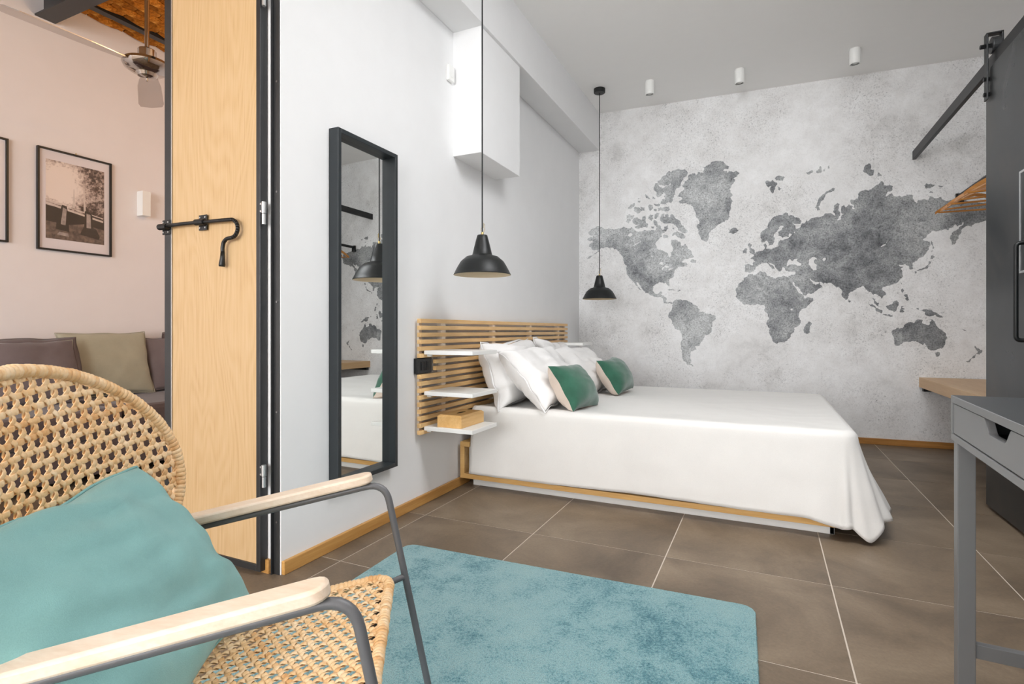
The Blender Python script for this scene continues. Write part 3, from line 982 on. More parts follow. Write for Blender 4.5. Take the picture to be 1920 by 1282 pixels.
# ------------------------------------------------------------------ soft pillows
def pillow_grids(c, ex, ey, w, h, t, n=26, pin=0.08, seed=0, wr=0.010, sag=0.0, power=0.42, skew=0.0):
    ex, ey = Vector(ex).normalized(), Vector(ey).normalized()
    ez = ex.cross(ey).normalized()
    c = Vector(c)
    g = {1: [], -1: []}
    for sd_ in (1, -1):
        for i in range(n + 1):
            row = []
            for j in range(n + 1):
                u, v = -1 + 2 * i / n, -1 + 2 * j / n
                u, v = math.sin(u * PI / 2) * 0.35 + u * 0.65, math.sin(v * PI / 2) * 0.35 + v * 0.65
                e = max(0.0, (1 - u * u) * (1 - v * v))
                x = w / 2 * u * (1 - pin * (1 - v * v))
                y = h / 2 * v * (1 - pin * (1 - u * u)) + skew * u * h
                q = Vector((x * 5 + seed * 3.1, y * 5, seed * 1.7 + sd_))
                z = sd_ * t / 2 * e ** power
                inner = min(1, e * 3)
                z += sd_ * inner * wr * (noise.noise(q * 0.9) + 0.7 * noise.noise(Vector((u * 2.2 + v * 5.5 + seed, (u - v) * 1.5, sd_ * 3 + seed))) + 0.4 * noise.noise(q * 2.6))
                ed = noise.noise(Vector((u * 2.4, v * 2.4, seed * 2.0))) * wr * 0.9
                y -= sag * h * (1 - v) * 0.25 * (1 - u * u)
                row.append(c + ex * (x + ed) + ey * (y + ed) + ez * (z + ed * 0.6))
            g[sd_].append(row)
    return g[1], g[-1], ez


def weld(o, dist=0.0006, sub=1):
    bm = bmesh.new()
    bm.from_mesh(o.data)
    bmesh.ops.remove_doubles(bm, verts=bm.verts, dist=dist)
    bmesh.ops.recalc_face_normals(bm, faces=bm.faces)
    bm.to_mesh(o.data)
    bm.free()
    for p in o.data.polygons:
        p.use_smooth = True
    if sub:
        m = o.modifiers.new('sub', 'SUBSURF')
        m.levels = m.render_levels = sub
    return o


def pillow(name, label, cat, mat, c, ex, ey, w, h, t, group=None, flange=0.0, **kw):
    a, b, ez = pillow_grids(c, ex, ey, w, h, t, **kw)
    root = thing(name, c, label, cat, group)
    weld(MB().grid(a).grid(b).build('cushion_body', mat, root))
    # seam piping or flange along the border
    n = len(a) - 1
    rim = [a[i][0] for i in range(n)] + [a[n][j] for j in range(n)] + [a[i][n] for i in range(n, 0, -1)] + [a[0][j] for j in range(n, 0, -1)]
    if flange:
        cc = Vector(c)
        m = len(rim)
        out = []
        for i, p in enumerate(rim):
            d = (p - cc)
            d = (d - ez * d.dot(ez))
            out.append(p + d.normalized() * flange + ez * 0.006 * math.sin(i * 0.6))
        strip = [[rim[i] + ez * 0.002, out[i], rim[i] - ez * 0.002] for i in range(m)]
        MB().grid(strip, True).build('flange', mat, root, smooth=True)
    else:
        MB().tube(rim + [rim[0]], 0.0032, 6, caps=False).build('seam', mat, root, smooth=True)
    return root


def two_tone(name, label, cat, mf, mb, c, ex, ey, w, h, t, group=None, **kw):
    a, b, ez = pillow_grids(c, ex, ey, w, h, t, **kw)
    root = thing(name, c, label, cat, group)
    f = weld(MB().grid(a).build('front_cover', mf, root))
    f['label'] = 'green velvet front'
    k = weld(MB().grid(b).build('back_cover', mb, root))
    k['label'] = 'beige back'
    return root


def lean(deg):
    return (-math.cos(math.radians(deg)), 0, math.sin(math.radians(deg)))


G = 'white bed pillows'
YX = (0, 1, 0)
pillow('pillow', 'white pillow leaning on the headboard behind the front pillow, near side of the bed', 'pillow', M['pillow'], (0.20, 3.17, 0.672), (-0.02, 1, 0.03), lean(72), 0.74, 0.40, 0.27, G, flange=0.014, seed=1, wr=0.026, power=0.36, pin=0.10)
pillow('pillow', 'white pillow at the front, behind the nearer green cushion', 'pillow', M['pillow'], (0.41, 3.17, 0.648), (0.0, 1, -0.01), lean(47), 0.74, 0.44, 0.25, G, flange=0.012, seed=4, wr=0.028, power=0.36, pin=0.10)
pillow('pillow', 'white pillow with a raised corner on the headboard at the far side of the bed', 'pillow', M['pillow'], (0.205, 3.93, 0.655), (-0.04, 1, -0.07), lean(72), 0.70, 0.41, 0.23, G, flange=0.014, seed=7, wr=0.026, power=0.36, pin=0.11)
pillow('pillow', 'white pillow at the front, behind the farther green cushion', 'pillow', M['pillow'], (0.42, 3.93, 0.632), (0.03, 1, -0.03), lean(48), 0.70, 0.41, 0.23, G, flange=0.012, seed=9, wr=0.028, power=0.36, pin=0.10)
G = 'green and beige cushions'
two_tone('cushion', 'green velvet cushion with beige back, nearer one on the bed', 'cushion', M['green'], M['beige'], (0.645, 3.04, 0.60), (0.06, 1, -0.03), lean(58), 0.41, 0.29, 0.2, G, seed=3, wr=0.008, pin=0.1, n=20)
two_tone('cushion', 'green velvet cushion with beige back, farther one by the mural', 'cushion', M['green'], M['beige'], (0.665, 3.93, 0.60), (0.02, 1, 0.02), lean(56), 0.43, 0.29, 0.2, G, seed=6, wr=0.008, pin=0.1, n=20)

# ================================================================== HEADBOARD, SHELVES
hb = thing('headboard', (0.03, 3.49, 0.38), 'slatted birch headboard fixed to the white wall', 'headboard')
HY0, HY1, HZ0 = 2.343, 4.655, 0.384
for k in range(17):
    z = HZ0 + 0.0367 * k
    y0 = 2.49 if k in (9, 10) else HY0
    MB().box((0.017, y0, z), (0.040, HY1, z + 0.0225)).build('slat', M['slat'], hb, bevel=0.002)
for y in (2.58, 3.2, 3.82, 4.44):
    MB().box((0.001, y - 0.02, HZ0 - 0.002), (0.031, y + 0.02, HZ0 + 0.607)).build('batten', M['batten'], hb)
for y in (2.362, 4.62):
    for za, zb in ((0.002, 0.31), (0.405, 0.6)):
        MB().box((0.001, y, HZ0 + za), (0.017, y + 0.025, HZ0 + zb)).build('batten', M['batten'], hb)
sl = []
for z, lab in ((0.805, 'top white shelf hooked to the near end of the headboard'), (0.59, 'middle white shelf at the near end of the headboard'), (0.405, 'bottom white shelf under the wooden tissue box')):
    sl.append((2.37, 2.645, z, lab))
sl.append((4.185, 4.455, 0.81, 'white shelf at the far end of the headboard, by the mural'))
for y0, y1, z, lab in sl:
    s_ = thing('wall_shelf', (0.19, (y0 + y1) / 2, z), lab, 'shelf', 'white headboard shelves')
    MB().prism([(0.042, y0, z), (0.334, y0, z), (0.334, y1, z), (0.042, y1, z)], (0, 0, 0.021)).build('board', M['white'], s_, bevel=0.002)
    for yh in (y0 + 0.03, y1 - 0.045):
        MB().box((0.041, yh, z - 0.012), (0.065, yh + 0.015, z)).build('hook', M['white'], s_)
tb = thing('tissue_box', (0.185, 2.515, 0.426), 'bamboo tissue box with a slot in its lid on the bottom shelf', 'box')
x0, x1, y0, y1, z0, z1 = 0.112, 0.258, 2.39, 2.635, 0.426, 0.478
MB().box((x0, y0, z0), (x1, y1, z1)).build('box_body', M['bamboo'], tb, bevel=0.002)
# bevelled lid with an oval slot
lid = MB()
ring = lambda hx, hy, z, n=32: [Vector((0.185 + max(-hx, min(hx, 1.5 * hx * math.cos(2 * PI * k / n))), 2.5125 + max(-hy, min(hy, 1.5 * hy * math.sin(2 * PI * k / n))), z)) for k in range(n)]
oval = lambda hx, hy, z, n=32: [Vector((0.185 + hx * math.cos(2 * PI * k / n), 2.5125 + hy * math.sin(2 * PI * k / n), z)) for k in range(n)]
rings = [ring(0.073, 0.1225, z1), ring(0.073, 0.1225, z1 + 0.004), ring(0.063, 0.112, z1 + 0.013), oval(0.013, 0.045, z1 + 0.013), oval(0.013, 0.045, z1 + 0.002)]
vs = [v for r in rings for v in r]
fs = [(i * 32 + k, i * 32 + (k + 1) % 32, (i + 1) * 32 + (k + 1) % 32, (i + 1) * 32 + k) for i in range(4) for k in range(32)]
lid.add(vs, fs).build('lid', M['bamboo'], tb)
MB().add(oval(0.0128, 0.0448, z1 + 0.0115), [tuple(range(32))]).build('slot', M['dark'], tb)  # black disc paints the shade inside the opening, the body below is solid

sw = thing('light_switch', (0.0, 2.41, 0.73), 'black switch plate on the white wall beside the headboard', 'switch')
MB().box((0.001, 2.335, 0.703), (0.024, 2.472, 0.785)).build('plate', M['switch'], sw, bevel=0.003)
for k in range(3):
    MB().box((0.024, 2.37 + 0.024 * k, 0.72), (0.0275, 2.391 + 0.024 * k, 0.766)).build('rocker', M['blacksteel'], sw, bevel=0.001)

# ================================================================== MIRROR
mr = thing('mirror', (0.0, 1.93, 0.27), 'tall narrow mirror in a deep anthracite frame on the white wall', 'mirror')
MY0, MY1, MZ0, MZ1 = 1.73, 2.135, 0.272, 1.785
f = MB()
f.box((0.0, MY0, MZ0), (0.052, MY0 + 0.02, MZ1)).box((0.0, MY1 - 0.02, MZ0), (0.052, MY1, MZ1)).box((0.0, MY0 + 0.02, MZ0), (0.052, MY1 - 0.02, MZ0 + 0.02)).box((0.0, MY0 + 0.02, MZ1 - 0.02), (0.052, MY1 - 0.02, MZ1))
f.build('frame', M['mirrorframe'], mr, bevel=0.002)
MB().box((0.0, MY0 + 0.02, MZ0 + 0.02), (0.012, MY1 - 0.02, MZ1 - 0.02)).build('mirror_glass', M['mirror'], mr)

# small white device high on the wall
dv = thing('wall_sensor', (0, 2.62, 2.4), 'small white sensor box high on the white wall beside the duct', 'sensor')
MB().box((0.0, 2.655, 2.38), (0.022, 2.715, 2.47)).build('housing', M['white'], dv, bevel=0.004)
MB().box((0.022, 2.672, 2.40), (0.025, 2.698, 2.42)).build('lens', M['white'], dv, bevel=0.001)


# ================================================================== PENDANTS, SPOTS
def pendant(x, y, zr, zc, label):
    r = thing('pendant_lamp', (x, y, zr), label, 'lamp', 'black enamel pendant lamps')
    c = (x, y, zr)
    outer = [(0.1475, 0.0), (0.1485, 0.003), (0.146, 0.006), (0.138, 0.022), (0.126, 0.045), (0.112, 0.068), (0.106, 0.074), (0.082, 0.094), (0.056, 0.101), (0.051, 0.106), (0.043, 0.14), (0.033, 0.18), (0.0265, 0.204), (0.024, 0.2065), (0.006, 0.2075)]
    MB().lathe(c, outer, 56).build('shade', M['blackpaint'], r, smooth='auto')
    inner = [(0.1475, 0.0), (0.136, 0.022), (0.124, 0.045), (0.110, 0.066), (0.08, 0.091), (0.05, 0.1), (0.04, 0.14), (0.006, 0.2)]
    io = MB().lathe(c, inner, 56).build('shade_lining', M['cream'], r, smooth='auto')
    io['label'] = 'cream inside'
    bo = MB().lathe((x, y, zr), [(0.0, 0.04), (0.018, 0.045), (0.028, 0.062), (0.028, 0.08), (0.015, 0.105), (0.013, 0.14), (0.0, 0.14)], 20).build('bulb', M['white'], r, smooth=True)
    MB().lathe(c, [(0.0, 0.207), (0.007, 0.207), (0.0075, 0.217), (0.005, 0.222), (0.0, 0.222)], 16).build('cord_grip', M['brass'], r, smooth='auto')
    w = MB()
    w.tube([(x + 0.006, y, zr + 0.214), (x + 0.012, y + 0.004, zr + 0.236), (x + 0.012, y + 0.004, zr + 0.262), (x + 0.007, y + 0.002, zr + 0.268), (x + 0.006, y, zr + 0.243), (x, y + 0.003, zr + 0.245), (x - 0.007, y, zr + 0.243), (x - 0.008, y, zr + 0.228)], 0.0012, 6)
    w.build('strain_wire', M['brass'], r)
    MB().tube([(x, y, zr + 0.218), (x, y, zc - 0.02)], 0.0038, 8).build('cord', M['blackpaint'], r, smooth='auto')
    MB().lathe((x, y, zc), [(0.0, -0.035), (0.046, -0.035), (0.05, -0.031), (0.05, 0.0), (0.0, 0.0)], 32).build('canopy', M['blackpaint'], r, smooth='auto')


pendant(0.345, 2.455, 1.218, 3.05, 'black enamel pendant lamp nearer the viewer, over the near headboard shelves')
pendant(0.352, 4.604, 1.208, 3.05, 'black enamel pendant lamp at the far side of the bed, before the mural')
for k, (x, y, lab) in enumerate([(0.78, 4.64, 'left ceiling spotlight, nearest the far pendant lamp'), (1.48, 4.745, 'middle ceiling spotlight above the mural'), (2.28, 4.77, 'right ceiling spotlight, nearest the sliding rail')]):
    s_ = thing('ceiling_spotlight', (x, y, 3.05), lab, 'spotlight', 'white cylinder spotlights')
    MB().lathe((x, y, 3.05), [(0.0, 0.0), (0.036, 0.0), (0.038, -0.004), (0.038, -0.112), (0.036, -0.115), (0.031, -0.115), (0.03, -0.106), (0.0, -0.106)], 28).build('housing', M['white'], s_, smooth='auto')
    MB().lathe((x, y, 3.05), [(0.029, -0.107), (0.0285, -0.111), (0.021, -0.111), (0.02, -0.1065)], 28).build('lamp_ring', M['bolt'], s_, smooth='auto')

# ================================================================== RUG
rg = thing('rug', (0.97, 1.0, 0), 'teal short pile rug on the tiles in front of the armchair', 'rug')
RM = Matrix.Translation((1.64, 1.962, 0.0)) @ Matrix.Rotation(math.radians(2.2), 4, 'Z')
W_, L_, rr = 1.36, 1.95, 0.045
outl = []
for cx, cy, a0 in ((-rr, -rr, 0), (-W_ + rr, -rr, PI / 2), (-W_ + rr, -L_ + rr, PI), (-rr, -L_ + rr, 1.5 * PI)):
    for k in range(9):
        a = a0 + PI / 2 * k / 8
        outl.append(RM @ Vector((cx + rr * math.cos(a), cy + rr * math.sin(a), 0.001)))
dense = []
for i, p in enumerate(outl):
    q = outl[(i + 1) % len(outl)]
    n = max(1, int((q - p).length / 0.006))
    for k in range(n):
        dense.append(p.lerp(q, k / n))
cen = sum(dense, Vector()) / len(dense)
lev = []
for z, ins in ((0.0, 0.004), (0.004, 0.0), (0.011, 0.0), (0.0155, 0.004), (0.017, 0.012)):
    row = []
    for i, p in enumerate(dense):
        d = (cen - p).normalized()
        jt = (noise.noise(p * 160) * 0.0016 + noise.noise(p * 60) * 0.0012) if z > 0.002 else 0
        row.append(p + d * (ins + jt) + Vector((0, 0, z)))
    lev.append(row)
m = MB().grid([[lev[k][i] for k in range(5)] for i in range(len(dense))], True)
nn = len(dense)
m.f.append(tuple(i * 5 + 4 for i in range(nn)))
m.build('pile', M['rug'], rg, smooth='auto')

# ================================================================== DESK
dk = thing('desk', (2.4, 1.1, 0), 'grey desk with one wide cut-out drawer and square legs at the right edge', 'desk')
DA = math.radians(-2.9)
DM = Matrix.Translation((2.112, 1.777, 0)) @ Matrix.Rotation(DA, 4, 'Z')      # local x to the right, local -y towards the viewer
DW, DL = 0.56, 1.30


def dbox(name, a, b, mat, bevel=0.0012, parent=None):
    return MB().box(a, b, DM).build(name, mat, parent or dk, bevel=bevel)


dbox('desk_top', (0.0, -DL, 0.7425), (DW, 0, 0.7605), M['desk'])
tp = dbox('top_surface', (0.002, -DL + 0.002, 0.7600), (DW - 0.002, -0.002, 0.7611), M['desktop'], 0)
dbox('side_panel', (0.0, -0.016, 0.662), (DW, 0, 0.7425), M['desk'])
dbox('side_panel', (0.0, -DL, 0.662), (DW, -DL + 0.016, 0.7425), M['desk'])
dbox('bottom_panel', (0.0, -DL, 0.645), (DW, 0, 0.662), M['desk'])
dbox('back_panel', (DW - 0.016, -DL + 0.016, 0.662), (DW, -0.016, 0.7425), M['desk'])
# drawer front with trapezoid hand cut-out
ya, yb, za, zb = -0.019, -0.712, 0.6645, 0.7405
cutc = -0.366
pr = [(ya, za), (ya, zb), (cutc + 0.084, zb), (cutc + 0.078, zb - 0.004), (cutc + 0.056, zb - 0.027), (cutc + 0.046, zb - 0.031), (cutc - 0.046, zb - 0.031), (cutc - 0.056, zb - 0.027), (cutc - 0.078, zb - 0.004), (cutc - 0.084, zb), (yb, zb), (yb, za)]
dro = MB().prism([DM @ Vector((0.002, y, z)) for y, z in pr], DM.to_3x3() @ Vector((0.016, 0, 0))).build('drawer', M['desk'], dk, bevel=0.001)
MB().box((0.05, yb + 0.01, za), (0.42, ya - 0.01, za + 0.006), DM).box((0.40, yb + 0.01, za), (0.412, ya - 0.01, zb - 0.012), DM).build('drawer_tray', M['blacksteel'], dro)
pr2 = [(yb - 0.004 + (y - ya) * 0.82, z) for y, z in pr]
MB().prism([DM @ Vector((0.002, y, z)) for y, z in pr2], DM.to_3x3() @ Vector((0.016, 0, 0))).build('drawer', M['desk'], dk, bevel=0.001)
for yy in (-0.006, -DL + 0.044):
    for xx in (0.005, DW - 0.042):
        dbox('leg', (xx, yy - 0.038, 0.006), (xx + 0.037, yy, 0.645), M['desk'], 0.002)
        dbox('foot_glide', (xx + 0.008, yy - 0.03, 0.0), (xx + 0.029, yy - 0.008, 0.006), M['blackpaint'], 0)
    dbox('stretcher', (0.042, yy - 0.03, 0.098), (DW - 0.042, yy - 0.008, 0.133), M['desk'], 0.0015)

# ================================================================== LIVING ROOM: pictures, wall lamp, sofa, cushions, fan
WX = -2.92


def picture(y0, y1, z0, z1, label, art):
    yc, zc = (y0 + y1) / 2, (z0 + z1) / 2
    p = thing('picture_frame', (WX, yc, zc), label, 'picture', 'framed photographs in the next room')
    t, dp = 0.012, 0.024
    MB().box((WX, y0, z0), (WX + dp, y0 + t, z1)).box((WX, y1 - t, z0), (WX + dp, y1, z1)).box((WX, y0 + t, z0), (WX + dp, y1 - t, z0 + t)).box((WX, y0 + t, z1 - t), (WX + dp, y1 - t, z1)).build('frame', M['blackpaint'], p, bevel=0.001)
    MB().box((WX, y0 + t, z0 + t), (WX + 0.008, y1 - t, z1 - t)).build('mount', M['paper'], p)
    a0, a1, b0, b1 = y0 + 0.052, y1 - 0.047, z0 + 0.085, z1 - 0.075
    ph = MB().box((WX + 0.008, a0, b0), (WX + 0.0088, a1, b1)).build('print', M['photo'], p)
    if art:
        fx = WX + 0.0088
        q = lambda u, v: (fx, a0 + (a1 - a0) * u, b0 + (b1 - b0) * v)

        def flat(name, mat, polys, off):
            m = MB()
            for pl in polys:
                m.prism([q(u, v) for u, v in pl], (off, 0, 0))
            m.build(name, M[mat], ph)
        flat('printed_ground', 'pground', [[(0, 0), (1, 0), (1, 0.2), (0.6, 0.24), (0.3, 0.2), (0, 0.24)]], 0.0002)
        flat('printed_bank', 'pdark', [[(0, 0.22), (0.35, 0.2), (0.62, 0.24), (1, 0.2), (1, 0.33), (0.6, 0.38), (0, 0.42)]], 0.0003)
        flat('printed_rail', 'plight', [[(0, 0.43), (0.98, 0.30), (0.98, 0.325), (0, 0.455)], [(0, 0.47), (0.98, 0.35), (0.98, 0.362), (0, 0.485)], [(0.44, 0.42), (0.48, 0.42), (0.47, 0.68), (0.455, 0.68)], [(0.63, 0.4), (0.67, 0.4), (0.645, 0.72), (0.63, 0.72)]], 0.0004)
        flat('printed_pipe', 'pdark', [[(0.16, 0.13), (0.38, 0.11), (0.37, 0.32), (0.34, 0.44), (0.26, 0.45), (0.22, 0.34), (0.18, 0.33)], [(0.57, 0.10), (0.9, 0.06), (0.92, 0.1), (0.86, 0.19), (0.8, 0.21), (0.78, 0.38), (0.72, 0.42), (0.65, 0.42), (0.64, 0.22), (0.6, 0.16)]], 0.0005)
        for pl in ([(0.24, 0.2), (0.32, 0.19), (0.34, 0.4), (0.28, 0.42)], [(0.68, 0.2), (0.76, 0.2), (0.75, 0.38), (0.68, 0.39)], [(0.18, 0.06), (0.38, 0.05), (0.36, 0.09), (0.22, 0.1)]):
            flat('printed_water', 'pwater', [pl], 0.0006)
    MB().box((WX + 0.013, y0 + t, z0 + t), (WX + 0.015, y1 - t, z1 - t)).build('glass_pane', M['glass'], p)
    MB().tube([(WX + 0.012, yc, z1), (WX + 0.012, yc, z1 + 0.012)], 0.004, 8).build('hanging_loop', M['brass'], p)


picture(1.98, 2.449, 1.5, 2.219, 'black framed black and white garden photograph, complete in view', True)
picture(1.355, 1.822, 1.52, 2.21, 'black picture frame cut by the left edge of the photo', False)
lm = thing('wall_lamp', (WX, 2.675, 1.95), 'small white box wall lamp right of the framed photograph', 'lamp')
MB().box((WX, 2.645, 1.857), (WX + 0.012, 2.71, 2.054)).build('back_plate', M['white'], lm)
MB().box((WX + 0.012, 2.645, 1.857), (WX + 0.075, 2.708, 2.054)).build('shade', M['white'], lm, bevel=0.001)

so = thing('sofa', (-2.45, 2.2, 0), 'low dark brown upholstered sofa along the living room wall', 'sofa')
MB().box((-2.9, 0.6, 0.05), (-2.02, 3.5, 0.27)).build('base', M['sofa'], so, bevel=0.02)
MB().box((-2.91, 0.62, 0.27), (-2.0, 2.04, 0.45)).build('seat_cushion', M['sofa'], so, bevel=0.035)
MB().box((-2.91, 2.06, 0.27), (-2.0, 3.48, 0.45)).build('seat_cushion', M['sofa'], so, bevel=0.035)
for x in (-2.84, -2.08):
    for y in (0.66, 3.44):
        MB().tube([(x, y, 0.0), (x, y, 0.06)], 0.02, 12).build('foot', M['blackpaint'], so)
G = 'linen cushions on the sofa'


def leanx(deg):
    return (-math.cos(math.radians(deg)), 0, math.sin(math.radians(deg)))


pillow('cushion', 'olive linen cushion standing against the living room wall', 'cushion', M['olive'], (-2.735, 2.335, 0.685), (0.05, 1, 0.01), leanx(74), 0.58, 0.49, 0.15, G, seed=11, wr=0.008, pin=0.05)
pillow('cushion', 'grey linen cushion with a flange, left of the olive cushion', 'cushion', M['grey'], (-2.57, 1.80, 0.66), (-0.05, 1, 0.03), leanx(70), 0.55, 0.43, 0.17, G, flange=0.03, seed=13, wr=0.01, pin=0.05)
pillow('cushion', 'brown grey linen cushion half hidden between olive cushion and door leaf', 'cushion', M['grey'], (-2.74, 2.86, 0.665), (0.0, 1, -0.01), leanx(72), 0.5, 0.44, 0.15, G, seed=17, wr=0.009, pin=0.05)
pillow('cushion', 'round topped dark cushion just visible behind, next to the door leaf', 'cushion', M['sofa'], (-2.82, 3.02, 0.685), (0.0, 1, 0.0), leanx(84), 0.44, 0.46, 0.12, G, seed=19, wr=0.006, pin=-0.05)

fan = thing('ceiling_fan', (-1.55, 1.91, 2.46), 'chrome three blade ceiling fan hanging from the brick ceiling', 'fan')
FC = (-1.55, 1.91, 2.46)
MB().lathe(FC, [(0.0, 0.84), (0.03, 0.84), (0.034, 0.80), (0.02, 0.755), (0.012, 0.75), (0.012, 0.10), (0.02, 0.095), (0.02, 0.08), (0.0, 0.08)], 24).build('down_rod', M['chrome'], fan, smooth='auto')
MB().lathe(FC, [(0.0, 0.655), (0.034, 0.65), (0.044, 0.66), (0.044, 0.675), (0.02, 0.70), (0.0, 0.70)], 24).build('rod_collar', M['chrome'], fan, smooth='auto')
MB().lathe(FC, [(0.0, 0.085), (0.042, 0.085), (0.046, 0.08), (0.046, 0.02), (0.0, 0.02)], 32).build('motor_cap', M['chrome'], fan, smooth='auto')
MB().lathe(FC, [(0.0, 0.028), (0.07, 0.026), (0.112, 0.012), (0.122, -0.006), (0.112, -0.026), (0.085, -0.044), (0.055, -0.053), (0.045, -0.07), (0.03, -0.076), (0.008, -0.079), (0.006, -0.094), (0.0, -0.096)], 48).build('motor_housing', M['chrome'], fan, smooth='auto')
for k, ang_ in enumerate((147.2, 267.2, 27.2)):
    R_ = Matrix.Translation(FC) @ Matrix.Rotation(math.radians(ang_), 4, 'Z') @ Matrix.Rotation(math.radians(-11), 4, 'X')
    outline = [(0.1, -0.028), (0.2, -0.05), (0.3, -0.062), (0.6, -0.072), (0.655, -0.062), (0.672, 0.0), (0.655, 0.062), (0.6, 0.072), (0.3, 0.062), (0.2, 0.05), (0.1, 0.028)]
    MB().prism([R_ @ Vector((x, y, -0.012)) for x, y in outline], R_.to_3x3() @ Vector((0, 0, 0.004))).build('blade', M['fanblade'], fan)
    MB().prism([R_ @ Vector(p) for p in [(0.07, -0.02, -0.004), (0.24, -0.012, -0.007), (0.24, 0.012, -0.007), (0.07, 0.02, -0.004)]], R_.to_3x3() @ Vector((0, 0, 0.005))).build('blade_iron', M['chrome'], fan)

# ================================================================== RATTAN ARMCHAIR
CM, CF, CS = Vector((0.95, 0.815, 0)), Vector((0.829, 0.56, 0)).normalized(), Vector((-0.56, 0.829, 0)).normalized()


def C3(u, s, z):
    return CM + CF * u + CS * s + Vector((0, 0, z))


ch = thing('rattan_armchair', (CM.x, CM.y, 0), 'woven rattan armchair with pale wooden arms on a grey steel rod frame', 'chair')
arms_z = lambda u: 0.548 + 0.205 * u
for sgn in (1, -1):
    s = 0.29 * sgn
    path = [C3(0.145, s, 0.018), C3(0.035, s, arms_z(0.035)), C3(-0.52, s, arms_z(-0.52)), C3(-0.60, s, 0.40), C3(-0.50, s, 0.018)]
    MB().tube(rounded_path(path, 0.05, 8), 0.0085, 12).build('leg_frame', M['greysteel'], ch, smooth='auto')
    # arm rest: round ended bar following the slope
    aw, at = 0.026, 0.022
    tilt = math.atan(0.205)
    ex = CF * math.cos(tilt) + Vector((0, 0, math.sin(tilt)))
    ez = ex.cross(CS) * -1 if ex.cross(CS).z < 0 else ex.cross(CS)
    o = C3(0.0, s, arms_z(0.0) + 0.0095)
    poly = []
    for k in range(9):
        a = -PI / 2 + PI * k / 8
        poly.append(o + ex * (-0.02 + aw * math.cos(a)) + CS * aw * math.sin(a))
    for k in range(9):
        a = PI / 2 + PI * k / 8
        poly.append(o + ex * (-0.50 + aw * math.cos(a)) + CS * aw * math.sin(a))
    m = MB().prism(poly, ez * at)
    # local frame so the grain follows the arm
    arm = m.build('armrest', M['arm'], ch, smooth='auto', bevel=0.005)
    for u in (-0.12, -0.4):
        MB().box((-0.02, -0.008, -0.003), (0.02, 0.008, 0.0), Matrix.Translation(C3(u, s, arms_z(u) + 0.0095)) @ Matrix(((ex.x, CS.x, ez.x), (ex.y, CS.y, ez.y), (ex.z, CS.z, ez.z))).to_4x4()).build('mounting_plate', M['greysteel'], arm)
seat_z = lambda u: 0.333 + 0.185 * (u - 0.05)
# seat frame rod + cross bars
sw_ = 0.262
rim = []
for cx, cy, a0 in ((0.05 - 0.05, sw_ - 0.05, 0), (-0.47 + 0.05, sw_ - 0.05, PI / 2), (-0.47 + 0.05, -sw_ + 0.05, PI), (0.05 - 0.05, -sw_ + 0.05, 1.5 * PI)):
    for k in range(7):
        a = a0 + PI / 2 * k / 6
        rim.append((cx + 0.05 * math.cos(a), cy + 0.05 * math.sin(a)))
for u0 in (0.075, -0.49):
    uu = 0.082 if u0 > 0 else -0.545
    MB().tube([C3(uu, 0.29, 0.318 if u0 > 0 else 0.2), C3(0.03 if u0 > 0 else -0.47, 0.245, 0.318 if u0 > 0 else 0.225), C3(0.03 if u0 > 0 else -0.47, -0.245, 0.318 if u0 > 0 else 0.225), C3(uu, -0.29, 0.318 if u0 > 0 else 0.2)], 0.0075, 10).build('cross_bar', M['greysteel'], ch, smooth='auto')


def wrapped(path, r, name, parent, pitch=0.010):
    """a rim rod wrapped in cane: one short slanted band per turn of the wrap"""
    pts = [Vector(p) for p in path] + [Vector(path[0])]
    L = [0.0]
    for a_, b_ in zip(pts, pts[1:]):
        L.append(L[-1] + (b_ - a_).length)

    def at(d):
        d = d % L[-1]
        for i in range(len(pts) - 1):
            if d <= L[i + 1]:
                return pts[i].lerp(pts[i + 1], (d - L[i]) / max(1e-9, L[i + 1] - L[i]))
        return pts[-1]
    m = MB()
    n = int(L[-1] / pitch)
    for k in range(n):
        d0 = L[-1] * k / n
        w = L[-1] / n
        rr = r * random.uniform(0.95, 1.07)
        m.tube([at(d0 - 0.001 + w * f) for f in (0.0, 0.2, 0.5, 0.8, 1.05)], [rr * 0.86, rr * 0.98, rr, rr * 0.98, rr * 0.86], 10, caps=False)
    return m.build(name, M['cane'], parent, smooth=True, kind='stuff')


def weave(mapper, inside, ext, width, spacing, h, seedrot, name, parent, jit=0.25):
    """triaxial open cane weave; mapper(a, b, off) gives the 3D point, off along the normal"""
    m = MB()
    edge = spacing / math.sqrt(3) * 2 / 2      # distance between crossings along a strand
    step = edge / 3
    for fam in range(3):
        th = PI / 3 * fam + seedrot
        d, nrm = (math.cos(th), math.sin(th)), (-math.sin(th), math.cos(th))
        nl = int(ext / spacing) + 1
        for li in range(-nl, nl + 1):
            c = (li + 0.5) * spacing
            run = []
            n = int(2 * ext / step)
            ph = -PI * li + PI / 2
            jw = width * random.uniform(0.85, 1.12)
            for k in range(n + 1):
                t = -ext + k * step
                wob = 0.0009 * math.sin(t * 37 + li * 2.1 + fam)
                a, b = d[0] * t + nrm[0] * (c + wob), d[1] * t + nrm[1] * (c + wob)
                if inside(a, b):
                    run.append((a, b, t))
                if (not inside(a, b) or k == n) and run:
                    if len(run) > 3:
                        rows = []
                        for (a2, b2, t2) in run:
                            off = h * math.cos(PI * t2 / edge + ph)
                            w2 = jw / 2
                            r = []
                            for q, hh in ((-1, -0.0002), (-0.7, 0.0009), (0, 0.0012), (0.7, 0.0009), (1, -0.0002), (0.0, -0.0008)):
                                r.append(mapper(a2 + nrm[0] * q * w2, b2 + nrm[1] * q * w2, off + hh))
                            rows.append(r + [r[0]])
                        m.grid(rows)
                    run = []
    o = m.build(name, M['cane'], parent, smooth=True, fix=True, kind='stuff')
    return o


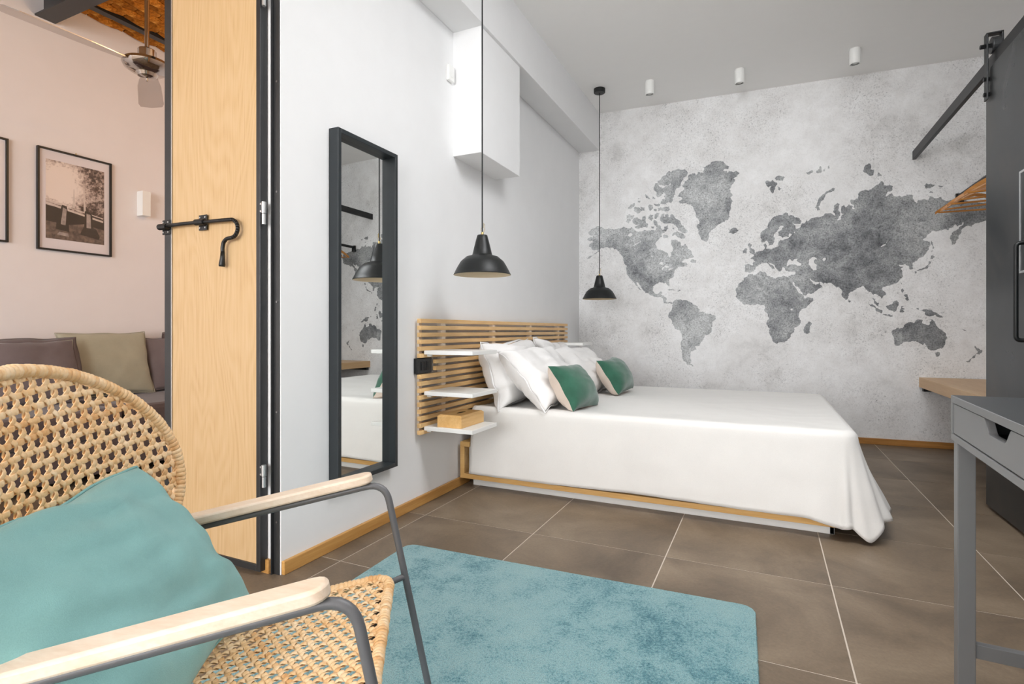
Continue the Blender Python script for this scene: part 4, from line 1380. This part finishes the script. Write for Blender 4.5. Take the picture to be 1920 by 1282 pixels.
# seat: frame and weave
st_root = wrapped([C3(u, s, seat_z(u)) for u, s in rim], 0.0125, 'seat_rim', ch)


def seat_map(a, b, off):
    u, s = -0.21 + a, b
    sag = -0.012 * max(0, 1 - (a / 0.27) ** 2) * max(0, 1 - (b / 0.27) ** 2)
    return C3(u, s, seat_z(u) + sag + off + 0.004)


weave(seat_map, lambda a, b: abs(a) < 0.262 and abs(b) < 0.262 and (max(0, abs(a) - 0.212) ** 2 + max(0, abs(b) - 0.212) ** 2) < 0.05 ** 2, 0.40, 0.0112, 0.0235, 0.0026, 0.0, 'seat_weave', ch)

# backrest: dished ellipse
BU, BZ, BT, BK, BA, BB = -0.555, 0.5875, 0.115, 0.55, 0.381, 0.272


def back_pt(s, v, off=0.0):
    p = C3(BU - math.sin(BT) * v + BK * s * s, s, BZ + math.cos(BT) * v)
    nrm = (CF - CS * (2 * BK * s)).normalized() * math.cos(BT) + Vector((0, 0, math.sin(BT)))
    return p + nrm * off


bk = wrapped([back_pt(BA * math.cos(2 * PI * k / 72), BB * math.sin(2 * PI * k / 72)) for k in range(72)], 0.0135, 'backrest_rim', ch)
weave(lambda a, b, off: back_pt(a, b, off), lambda a, b: (a / BA) ** 2 + (b / BB) ** 2 < 1.0, 0.50, 0.0116, 0.0268, 0.0030, 0.08, 'backrest_weave', ch)
for sgn in (1, -1):
    MB().tube([C3(-0.47, 0.2 * sgn, 0.226), back_pt(0.2 * sgn, -0.25, -0.014), back_pt(0.2 * sgn, 0.0, -0.016)], 0.0075, 10).build('back_support', M['greysteel'], ch, smooth='auto')

# teal cushion on the chair
pc = C3(-0.40, -0.03, 0.462)
pex = (CS * 1.0 + CF * 0.06 + Vector((0, 0, 0.0))).normalized()
pey = (CF * -0.60 + Vector((0, 0, 0.80)) + CS * 0.22).normalized()
pey = (pey - pex * pey.dot(pex)).normalized()
pillow('cushion', 'large teal linen cushion leaning in the rattan armchair', 'cushion', M['teal'], pc, pex, pey, 0.56, 0.42, 0.18, seed=23, wr=0.016, pin=0.06, n=34)
